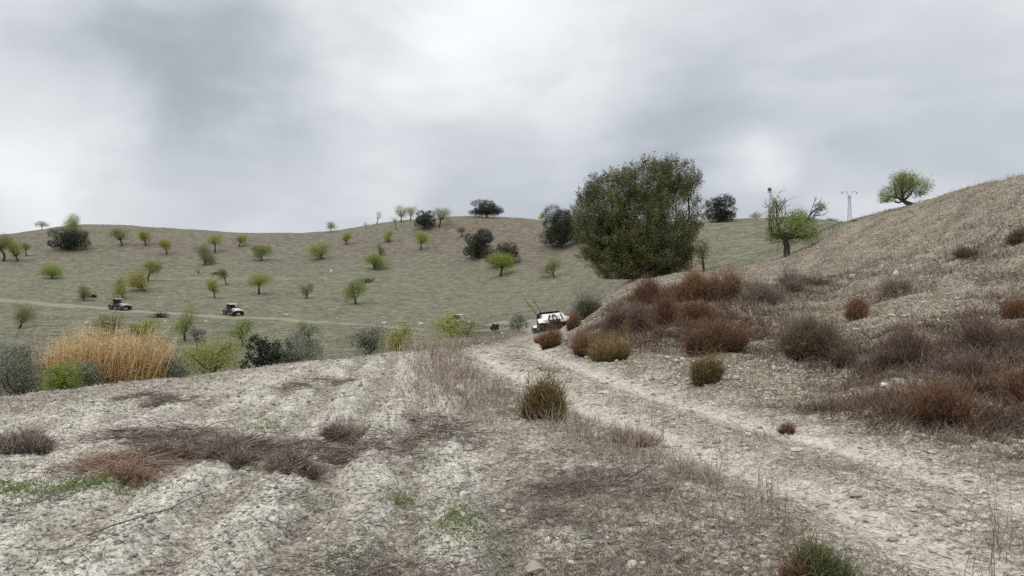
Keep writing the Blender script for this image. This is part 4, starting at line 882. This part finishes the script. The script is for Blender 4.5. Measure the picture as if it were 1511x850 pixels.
# ------------------------------------------------------------------ standing thin stalks (single dry plants)
M_STALK = twig_mat('dry_stalk', (.10, .08, .062), (.17, .138, .108), (.24, .20, .16), .3)
for px, py, hpx, lab in ((1060,690,60,'tall thin dry weed stalks left of the near rut'), (1128,742,70,'pair of thin dry weed stalks on the verge beside the track'), (1440,850,110,'leaning thin dry stalks at lower right on the track edge'), (1492,820,120,'tall thin dry stalks at the lower right corner'), (912,690,75,'slender dry stalks on the verge below the loose grass clump'), (970,650,55,'wispy dry stalks between verge and track'), (745,610,50,'wispy pale stalks left of the upright broom shrub')):
    pos = cast(px, py); k = pos[1] / F; mb = MB(); root = thing('dry_weed', pos, lab, 'weed', 'thin dry weed stalks along the track')
    for i in range(7):
        b0 = np.array([rng.normal(0, .06), rng.normal(0, .06), -.02]); hh = hpx * k * rng.uniform(.5, 1.05); top = b0 + np.array([rng.normal(0, .13) * hh, rng.normal(0, .1) * hh, hh])
        p = smooth_path(b0, top, 7, wob=.04); mb.tube(p, np.linspace(.0022, .0011, 7), 4, h=np.linspace(0, 1, 7), cap=False)
        for j in range(7):
            q = p[rng.integers(2, 7)]; mb.tube(smooth_path(q, q + np.array([rng.normal(0, .05), rng.normal(0, .05), rng.uniform(.02, .09)]), 3, wob=.05), [.0013, .001, .0008], 3, h=np.array([.7, .85, 1.]), cap=False)
    mb.build('stalks', M_STALK, root, False, True)
# long thin stick lying on the field
pos = cast(235, 755); root = thing('fallen_cane', pos, 'long thin cane lying across the pale field', 'stick'); mb = MB()
pts = [cast(px, py) for px, py in ((128,795),(165,780),(210,767),(250,757),(275,742),(310,727))]
mb.tube(np.array(pts) - pos + np.array([0, 0, .02]), np.linspace(.006, .004, 6), 5); mb.build('cane', M_STEM, root, True)

# ------------------------------------------------------------------ rocks
M_ROCKTAN = solid('tan_rock', (.44, .385, .30), .9, 0, .3, 9); M_ROCKWHITE = solid('white_rock', (.50, .465, .40), .9, 0, .2, 9); M_ROCKDARK = solid('grey_rock', (.085, .08, .068), .9, 0, .35, 4)
def rock(px, py, wpx, hpx, mat, label, Y=None, grp='loose rocks'):
    pos = cast(px, py) if Y is None else stand(px, Y) - np.array([0, 0, .16]); k = pos[1] / F; w_, h_ = wpx * k / 2, hpx * k
    nu, nv = 18, 10; u = np.linspace(0, 2 * pi, nu, endpoint=False); v = np.linspace(0, pi, nv)
    U, Vv = np.meshgrid(u, v, indexing='ij'); d = np.stack([np.cos(U) * np.sin(Vv), np.sin(U) * np.sin(Vv), np.cos(Vv)], -1)
    s = rng.integers(0, 999); pl = unit(rng.normal(size=(9, 3))); cut = rng.uniform(.5, .9, 9)
    r_ = np.ones(U.shape)
    for n_, c_ in zip(pl, cut): r_ = np.minimum(r_, c_ / np.maximum((d * n_).sum(-1), 1e-3))
    r_ = r_ + .10 * fbm(d[..., 0] * 3 + s, d[..., 1] * 3 + d[..., 2] * 2, 1.1, 3, 7)
    P = d * r_[..., None] * np.array([w_, w_ * .8, h_ * .75]) + np.array([0, 0, h_ * .3])
    i = np.arange(nu)[:, None]; j = np.arange(nv - 1)[None]
    Q = np.stack(np.broadcast_arrays(i * nv + j, i * nv + j + 1, ((i + 1) % nu) * nv + j + 1, ((i + 1) % nu) * nv + j), -1).reshape(-1, 4)
    o = mesh_obj('rock', P.reshape(-1, 3), Q, None, mat, None, False); o.location = tuple(pos); tag(o, label, 'rock', grp)
for a in ((680,580,20,12,M_ROCKTAN,'tan rock on the field edge left of the broom shrub'),
 (683,735,11,12,M_ROCKWHITE,'upright white stone in the near furrow'), (612,703,13,6,M_ROCKTAN,'flat tan stone between furrows in the near field'),
 (1258,411,11,7,M_ROCKTAN,'tan rock high on the open bank above the round rust shrub'), (1321,407,9,8,M_ROCKWHITE,'pale rock high on the open bank, right of a tan one'),
 (1304,573,17,7,M_ROCKWHITE,'white flat rock on the bank below the rounded mauve shrub'), (932,838,22,12,M_ROCKTAN,'tan stone at the bottom edge of the verge'),
 (808,800,12,8,M_ROCKWHITE,'whitish stone on the verge right of the near furrow'), (620,834,8,7,M_ROCKWHITE,'small white stone at the bottom of the field'),
 (741,494,8,4,M_ROCKTAN,'pale rock left of the grey bush near the white buggy'), (640,570,7,4,M_ROCKWHITE,'little white stone left of the tan rock'),
 (48,698,9,5,M_ROCKWHITE,'white stone left of the reddish twig heap'), (270,707,6,4,M_ROCKWHITE,'white pebble in front of the dark brush heap'),
 (1080,770,10,6,M_ROCKWHITE,'white stone on the verge above the heath shrub'), (1125,826,12,7,M_ROCKTAN,'pale stone left of the heath shrub'),
 (1325,790,11,6,M_ROCKWHITE,'white stone on the track right of the heath shrub'), (1185,721,8,5,M_ROCKWHITE,'small white stone in the near rut'),
 (127,478,6,3,M_ROCKTAN,'pale stone on the slope above the orange reeds'), (303,475,4,3,M_ROCKWHITE,'white stone below the lower track near the right hand buggy'),
 (488,402,4,5,M_ROCKWHITE,'upright white marker stone in the middle of the far slope'), (422,466,4,2.5,M_ROCKTAN,'pale stone just above the lower track'),
 (235,441,4,2.5,M_ROCKTAN,'pale stone right of the left hand buggy'), (567,478,12,3,M_ROCKTAN,'flat pale slab on the lower track above the yellow green bush'), (620,479,10,3,M_ROCKTAN,'flat pale slab right of the yellow green bush'),
 (498,471,4,2.5,M_ROCKWHITE,'white pebble like stone on the lower track bend'), (244,476,4,3,M_ROCKWHITE,'white stone in the dark rubble right of the reeds')):
    rock(*a)
rock(1274, 328, 36, 6, M_ROCKDARK, 'dark rock outcrop on the ridge right of the pylon', 48.6)
heapm = twig_mat('black_brush', (.03, .026, .022), (.06, .052, .043), (.10, .087, .072), .4)
def pile(px, py, wpx, hpx, label):
    pos = cast(px, py); k = pos[1] / F; n = 160; root = thing('brushwood_pile', pos, label, 'brushwood', 'dark brushwood piles on the far hill')
    P = rng.normal(0, 1, (n, 3)) * np.array([wpx * k * .2, wpx * k * .2, 0]); P[:, 2] = Hd(P[:, 0] + pos[0], P[:, 1] + pos[1]) - pos[2] + rng.random(n) * hpx * k * .7
    V, T, h = blades(P, rng.normal(0, 1, (n, 3)) * np.array([1, 1, .4]), rng.uniform(.3, 1., n), rng.uniform(.05, .1, n), rng.normal(0, .2, (n, 3)))
    mesh_obj('twigs', V, None, T, heapm, root, False, {'h': h})
    mb = MB()
    hub = P[:1].mean(0)
    for i in range(5): p = hub; mb.tube(smooth_path(p, p + rng.normal(0, .6, 3) * np.array([1, 1, .4]), 4), [.05, .04, .03, .02], 5)
    mb.build('branches', M_BARK, root)
pile(540, 417, 22, 7, 'dark brushwood pile left above the tall leaning almond'); pile(236, 469, 26, 7, 'dark rubble and brushwood right below the left hand buggy'); pile(322, 405, 24, 4, 'dark brushwood line beside the upper track'); pile(137, 439, 6, 3, 'little dark brushwood heap left of the left hand buggy')

# ------------------------------------------------------------------ side-by-side buggies
P_WHITE = solid('white_paint', (.60, .595, .57), .4, 0, .14, 4); P_SILVER = solid('grey_panel', (.34, .335, .33), .4, 0, .1, 3)
P_BLACK = solid('black_plastic', (.022, .022, .024), .55, 0, .2, 8); P_TYRE = solid('tyre_rubber', (.03, .028, .026), .9, 0, .3, 12); P_RIM = solid('grey_rim', (.25, .24, .22), .45, .6, .15)
P_GLASS = solid('lamp_glass', (.6, .62, .65), .1, 0, .05); P_SEAT = solid('seat_vinyl', (.035, .033, .035), .6, 0, .2); P_DUST = solid('dusty_panel', (.16, .145, .125), .7, 0, .3, 5)
P_WHIP = solid('whip_antenna', (.10, .06, .04), .6, 0, .2); P_FLAG = solid('faded_flag', (.30, .20, .14), .8, 0, .2)

def one(name, mat, root, fn, smooth=False):
    mb = MB(); fn(mb); return mb.build(name, mat, root, smooth)
def arc_guard(mb, cx, y0, y1, r, a0, a1, t=.03, n=9):
    a = np.radians(np.linspace(a0, a1, n)); o = np.c_[cx + np.cos(a) * (r + t), .36 + np.sin(a) * (r + t)]; i_ = np.c_[cx + np.cos(a) * r, .36 + np.sin(a) * r]
    for k in range(n - 1): mb.prism([i_[k], i_[k + 1], o[k + 1], o[k]], y0, y1)
def buggy(pos, yaw, label, paint, panel, roofmat, rear='open', roll=0., pitch=0., top=1., guard=None):
    guard = guard or paint
    r = thing('side_by_side_buggy', pos, label, 'buggy', 'off-road buggies on the hill tracks', (roll, pitch, yaw)); r.scale = (1.03, 1.03, .94)
    one('chassis', P_BLACK, r, lambda m: (m.prism([(-1.15, .34), (1.1, .34), (1.3, .48), (1.2, .62), (-1.2, .62)], -.42, .42), m.box((-.35, 0, .66), (1.2, 1.12, .06)), m.prism([(1.15, .38), (1.48, .52), (1.46, .66), (1.2, .62)], -.3, .3)))
    for s in (-1, 1):
        d = one('door', panel, r, lambda m: (m.prism([(-.62, .5), (.52, .44), (.62, .78), (.40, .98), (-.3, .86), (-.68, .98)], s * .66 - .025, s * .66 + .025)))
        one('door_net', P_BLACK, d, lambda m: (m.prism([(-.5, .58), (.3, .54), (.38, .72), (-.2, .74)], s * .69 - .008, s * .69 + .008)))
        g = one('front_fender', guard, r, lambda m: (arc_guard(m, 1.0, s * .70 - .17, s * .70 + .17, .45, 20, 150), m.prism([(.6, .78), (1.25, .74), (1.2, .86), (.55, .96)], s * .56 - .10, s * .56 + .10)))
        g = one('rear_fender', guard, r, lambda m: (arc_guard(m, -.98, s * .70 - .17, s * .70 + .17, .46, 35, 165), m.prism([(-1.35, .84), (-.62, .72), (-.55, 1.0), (-1.4, 1.06)], s * .58 - .07, s * .58 + .07)))
        one('headlight', P_GLASS, r, lambda m: m.prism([(1.30, .68), (1.38, .69), (1.30, .79), (1.2, .79)], s * .40 - .11, s * .40 + .11))
        one('seat', P_SEAT, r, lambda m: (m.box((-.32, s * .3, .76), (.5, .44, .16)), m.prism([(-.66, .8), (-.5, .8), (-.66, 1.42), (-.80, 1.42)], s * .3 - .22, s * .3 + .22, .15), m.box((-.76, s * .3, 1.47), (.1, .24, .16))))
    h = one('hood', paint, r, lambda m: m.prism([(.42, .70), (1.30, .62), (1.36, .74), (1.15, .86), (.48, 1.02)] if rear == 'open' else [(.42, .66), (1.36, .50), (1.42, .66), (1.12, 1.02), (.42, 1.22)], -.62 if rear != 'open' else -.5, .62 if rear != 'open' else .5, .16))
    if rear == 'open': one('hood_vent', P_BLACK, h, lambda m: (m.prism([(.72, .945), (1.02, .885), (1.02, .90), (.72, .965)], -.2, .2), m.prism([(1.31, .64), (1.385, .66), (1.395, .70), (1.34, .73)], -.26, .26)))
    b = one('rear_bed', paint if rear == 'closed' else P_BLACK, r, lambda m: (m.box((-1.05, 0, .80), (.72, .96, .08)), m.box((-1.40, 0, .93), (.05, .96, .26)), m.box((-.70, 0, .94), (.05, .96, .28))))
    if rear == 'closed':
        for y, lean in ((-.34, .16), (-.08, .05), (.16, -.12), (.44, -.04)):
            one('hood_slot', P_BLACK, h, lambda m: m.add([(1.445, y - .04, .66), (1.445, y + .05, .66), (1.16, y + lean + .05, 1.02), (1.16, y + lean - .04, 1.02), (1.40, y - .04, .66), (1.40, y + .05, .66), (1.10, y + lean + .05, 1.02), (1.10, y + lean - .04, 1.02)], [[0, 1, 2, 3], [7, 6, 5, 4], [0, 4, 5, 1], [1, 5, 6, 2], [2, 6, 7, 3], [3, 7, 4, 0]]))
        pass
        w = one('whip_antenna', P_WHIP, r, lambda m: (m.tube([(-.95, -.30, 1.0), (-.98, -.72, 1.9), (-1.0, -1.22, 2.85)], [.035, .03, .02], 5)))
        one('flag', P_FLAG, w, lambda m: m.prism([(-.96, 2.6), (-.95, 2.6), (-.95, 2.78), (-.96, 2.76)], -1.24, -1.10))
        w = one('whip_antenna', P_WHIP, r, lambda m: (m.tube([(-.95, -.1, 1.0), (-.97, -.32, 1.75), (-1.0, -.62, 2.5)], [.03, .026, .018], 5)))
    def cz(P): return [(x, y, z if z < 1 else 1 + (z - 1) * top) for x, y, z in P]
    def cage(m):
        for s in (-1, 1):
            m.tube(cz([(.48, s * .60, .98), (.10, s * .56, 1.62), (-.02, s * .54, 1.70), (-.72, s * .54, 1.74), (-.82, s * .55, 1.66), (-1.1, s * .58, .95)]), .03, 7)
            m.tube(cz([(-.62, s * .58, .9), (-.72, s * .54, 1.73)]), .026, 6); m.tube(cz([(-.72, s * .54, 1.7), (-.5, s * .6, .95)]), .02, 6)
        for x, z in ((-.02, 1.70), (-.72, 1.74), (.46, 1.0), (-1.08, 1.0)): m.tube(cz([(x, -.55, z), (x, .55, z)]), .026, 6)
        m.tube(cz([(-.72, -.52, 1.7), (-1.0, .52, 1.1)]), .018, 5)
    one('roll_cage', P_BLACK, r, cage, True)
    one('cabin_shade_panel', P_BLACK, r, lambda m: (m.box((-.80, 0, .95 + .37 * top), (.02, 1.04, .74 * top)), m.box((.30, 0, .92), (.3, .98, .22))))  # black sheet added behind the seats stands in for shade inside the cabin
    one('roof', roofmat, r, lambda m: m.prism([(x_, 1 + (z_ - 1) * top) for x_, z_ in [(.12, 1.715), (.10, 1.75), (-.2, 1.80), (-.75, 1.81), (-.88, 1.77), (-.88, 1.735)][::-1]], -.56, .56, .1))
    def steer(m):
        t = np.linspace(0, 2 * pi, 15); m.tube(np.c_[.22 + .07 * np.sin(t), .3 + .17 * np.cos(t), 1.06 + .14 * np.sin(t)], .016, 5, cap=False); m.tube([(.22, .3, 1.06), (.46, .3, .95)], .02, 5)
    one('steering_wheel', P_BLACK, r, steer)
    def bumper(m):
        for s in (-1, 1): m.tube([(1.3, s * .24, .5), (1.52, s * .26, .6), (1.50, s * .22, .84)], .022, 6)
        m.tube([(1.50, -.24, .82), (1.50, .24, .82)], .022, 6); m.tube([(1.52, -.28, .6), (1.52, .28, .6)], .022, 6)
    one('bumper', P_BLACK, r, bumper, True)
    def arms(m):
        for x in (1.0, -.98):
            for s in (-1, 1):
                for dx in (-.18, .18): m.tube([(x + dx, s * .3, .5), (x, s * .62, .36)], .024, 5)
                m.tube([(x, s * .5, .42), (x + .05, s * .4, .92)], .045, 7)
    one('suspension', P_BLACK, r, arms, True)
    for x in (1.0, -.98):
        for s in (-1, 1):
            prof = [(.20, -.12), (.30, -.135), (.345, -.11), (.365, -.05), (.365, .05), (.345, .11), (.30, .135), (.20, .12)]
            wh = one('wheel', P_TYRE, r, lambda m: m.lathe_y(prof, (x, s * .70, .36), 22), True)
            def rim(m):
                m.lathe_y([(.205, -.11), (.19, -.10), (.17, s * .03), (.05, s * .07), (.001, s * .07)] if s > 0 else [(.205, .11), (.19, .10), (.17, -.03), (.05, -.07), (.001, -.07)], (x, s * .70, .36), 18)
                for q in range(6):
                    a = q * pi / 3; m.tube([(x + .05 * math.cos(a), s * .79, .36 + .05 * math.sin(a)), (x + .19 * math.cos(a), s * .80, .36 + .19 * math.sin(a))], .018, 4)
            one('rim', P_RIM, wh, rim)
            one('tread', P_TYRE, wh, lambda m: [m.box((x + .365 * math.cos(a), s * .70 + (-1) ** q * .06, .36 + .365 * math.sin(a)), (.03, .11, .05), [[math.cos(a), 0, -math.sin(a)], [0, 1, 0], [math.sin(a), 0, math.cos(a)]]) for q, a in enumerate(np.linspace(0, 2 * pi, 20, endpoint=False))])
    return r
def on_track(px, py): c = cast(px, py); return c
def set_z(c): c = np.array(c); c[2] = float(H0(c[0], c[1])) - .10; return c
buggy(set_z(on_track(177, 457.0)), R(-28), 'left hand dusty grey buggy with pale roof on the lower hillside track', P_SILVER, P_BLACK, P_SILVER, guard=P_DUST, top=.86)
buggy(set_z(on_track(344, 465.5)), R(-42), 'right hand white buggy with white roof and hood on the lower hillside track', P_WHITE, P_BLACK, P_WHITE, guard=P_DUST, top=.86)
c = stand(680, 91); buggy(set_z(c), R(-30), 'half hidden buggy of which only a pale roof shows behind green shrubs', P_DUST, P_BLACK, P_SILVER, guard=P_BLACK, top=.86)
c = stand(814, 41.9); c[2] += .02; buggy(c, R(-84), 'white buggy climbing nose first towards the camera, two leaning whip antennas', P_WHITE, P_WHITE, P_BLACK, 'closed', R(6), R(-13), .55)

# ------------------------------------------------------------------ pylon and pole behind the ridge
M_STEEL = solid('galvanised_steel', (.30, .31, .33), .5, .3, .1); M_INS = solid('insulator', (.10, .08, .075), .3); M_CONC = solid('pole_concrete', (.34, .34, .34), .8)
Yp = 215.; pos = stand(1253, Yp); k = Yp / F; top = CAMZ + (CY - 289) * k - pos[2]
r = thing('lattice_pylon', pos, 'slim steel lattice pylon with V shaped head on the skyline', 'pylon')
def mast(m):
    b0, b1 = .5, .22
    for sx in (-1, 1):
        for sy in (-1, 1): m.tube([(sx * b0, sy * b0, -.3), (sx * b1, sy * b1, top)], .06, 4)
    nb = 11
    for i in range(nb):
        z0, z1 = top * i / nb, top * (i + 1) / nb; w0, w1 = b0 + (b1 - b0) * i / nb, b0 + (b1 - b0) * (i + 1) / nb; s = 1 if i % 2 else -1
        m.tube([(-s * w0, -w0, z0), (s * w1, -w1, z1)], .03, 4); m.tube([(s * w0, w0, z0), (-s * w1, w1, z1)], .03, 4)
        m.tube([(-w0, -s * w0, z0), (-w1, s * w1, z1)], .03, 4); m.tube([(w0, s * w0, z0), (w1, -s * w1, z1)], .03, 4)
one('mast', M_STEEL, r, mast)
for s in (-1, 1):
    a = one('head_arm', M_STEEL, r, lambda m: (m.tube([(s * .2, 0, top - .1), (s * .95, 0, top + 1.3)], .08, 5), m.tube([(s * .7, 0, top + 1.25), (s * 2.2, 0, top + 1.15)], .06, 5)))
    one('insulator', M_INS, a, lambda m: [m.lathe_y([(.001, -.05), (.14, -.04), (.14, .04), (.001, .05)], (s * 2.15, 0, top + .95 - .16 * q), 8) for q in range(3)])
one('crossarm', M_STEEL, r, lambda m: (m.tube([(-1.15, 0, top - .55), (.55, 0, top - .55)], .07, 5), m.tube([(0, -.6, top - .5), (0, .6, top - .5)], .08, 5)))
Yp = 205.; pos = stand(1135, Yp); k = Yp / F; top = CAMZ + (CY - 277) * k - pos[2]
r = thing('utility_pole', pos, 'grey utility pole with dark box on top behind the almond with bare twigs', 'pole')
one('shaft', M_CONC, r, lambda m: m.tube([(0, 0, -.3), (0, 0, top - 1.)], [.26, .17], 10), True)
hb = one('head_box', M_INS, r, lambda m: (m.box((0, 0, top - .5), (.9, .5, .9)), m.box((0, 0, top - 1.25), (1.3, .12, .12))))
# ------------------------------------------------------------------ camera, sky, sun
cam = bpy.data.cameras.new('camera'); co = bpy.data.objects.new('camera', cam); COL.objects.link(co)
co.location = (0, 0, CAMZ); co.rotation_euler = (R(90), 0, 0); cam.sensor_width = 36; cam.lens = 36 * F / 1511; cam.clip_end = 5000; cam.clip_start = .05
sc.camera = co
SUN_EL, SUN_AZ = R(52), R(215)      # azimuth clockwise from +Y
w = bpy.data.worlds.new('World'); sc.world = w; w.use_nodes = True; nt = w.node_tree
bg = nt.nodes['Background']; bg.inputs[1].default_value = .1
sky = nt.nodes.new('ShaderNodeTexSky'); sky.sky_type = 'NISHITA'; sky.sun_disc = False; sky.sun_elevation = SUN_EL; sky.sun_rotation = SUN_AZ
tc = nt.nodes.new('ShaderNodeTexCoord'); D = tc.outputs['Generated']
def pdir(px, py): v = np.array([(px - CX) / F, 1, (CY - py) / F]); return tuple(v / np.linalg.norm(v))
# warp the direction a little so that the cloud masses have ragged edges
wn = nt.nodes.new('ShaderNodeTexNoise'); wn.inputs['Scale'].default_value = 4.0; wn.inputs['Detail'].default_value = 6; wn.inputs['Roughness'].default_value = .55; nt.links.new(D, wn.inputs['Vector'])
def vm(op, a, b):
    n = nt.nodes.new('ShaderNodeVectorMath'); n.operation = op
    for i, v in enumerate((a, b)):
        if isinstance(v, tuple): n.inputs[i].default_value = v
        else: nt.links.new(v, n.inputs[i])
    return n
ws = vm('MULTIPLY', vm('SUBTRACT', wn.outputs['Color'], (.5, .5, .5)).outputs[0], (.34, .34, .14)).outputs[0]
DW = vm('ADD', D, ws).outputs[0]
sep = nt.nodes.new('ShaderNodeSeparateXYZ'); nt.links.new(D, sep.inputs[0]); el = sep.outputs['Z']
elp = math_n(nt, 'MAXIMUM', el, 0.)
val = math_n(nt, 'ADD', math_n(nt, 'ADD', math_n(nt, 'MULTIPLY', math_n(nt, 'POWER', elp, 2.), 1.75), math_n(nt, 'MULTIPLY', elp, .10)), .665)     # overcast dome: brighter overhead
fine = noise(nt, D, 7, 7, .55, .3, (1, 1, 2.4)); broad = noise(nt, D, 2.6, 5, .5, .2, (1, 1, 2.0))
val = math_n(nt, 'ADD', val, math_n(nt, 'MULTIPLY', math_n(nt, 'SUBTRACT', fine, .5), .10))
val = math_n(nt, 'ADD', val, math_n(nt, 'MULTIPLY', math_n(nt, 'SUBTRACT', broad, .5), .12))
for scale_, lo, hi, amp_, zs in ((2.6, .42, .60, .05, 2.2), (5.2, .42, .62, .034, 2.6)):     # layers of cloud with firmer edges
    ly = noise(nt, D, scale_, 5, .46, .25, (1, 1, zs)); q = nt.nodes.new('ShaderNodeMapRange'); q.interpolation_type = 'SMOOTHSTEP'; nt.links.new(ly, q.inputs[0])
    q.inputs[1].default_value = lo; q.inputs[2].default_value = hi; q.inputs[3].default_value = -amp_; q.inputs[4].default_value = amp_; val = math_n(nt, 'ADD', val, q.outputs[0])
for px, py, rad, amp in SKY_LOBES:
    dist = vm('DISTANCE', DW, pdir(px, py)).outputs['Value']
    mr = nt.nodes.new('ShaderNodeMapRange'); mr.interpolation_type = 'SMOOTHERSTEP'; nt.links.new(dist, mr.inputs[0])
    mr.inputs[1].default_value = rad / F; mr.inputs[2].default_value = rad / F * .12; mr.inputs[3].default_value = 0; mr.inputs[4].default_value = amp
    val = math_n(nt, 'ADD', val, mr.outputs[0])
val = math_n(nt, 'MAXIMUM', val, .25)
tint = ramp(nt, val, [(.35, (.86, .91, 1.0)), (.55, (.86, .92, 1.0)), (.75, (.90, .95, 1.0)), (1., (.97, .99, 1.))])
cl = vm('MULTIPLY', tint, (CLOUD, CLOUD, CLOUD)).outputs[0]
sc_ = nt.nodes.new('ShaderNodeVectorMath'); sc_.operation = 'SCALE'; nt.links.new(cl, sc_.inputs[0]); nt.links.new(val, sc_.inputs['Scale'])
nt.links.new(mixc(nt, .96, sky.outputs[0], sc_.outputs[0]), bg.inputs[0])
sun = bpy.data.lights.new('sun', 'SUN'); sun.energy = 1.3; sun.angle = R(35); sun.color = (1, .94, .85); so = bpy.data.objects.new('sun', sun); COL.objects.link(so)
so.rotation_euler = (R(90) - SUN_EL, 0, -SUN_AZ + pi)
sc.view_settings.view_transform = 'Standard'; sc.view_settings.look = 'None'; sc.view_settings.gamma = 1; sc.view_settings.use_curve_mapping = False
sc.view_settings.exposure = EXPOSURE
sc.cycles.max_bounces = 6; sc.cycles.diffuse_bounces = 3; sc.cycles.use_denoising = False
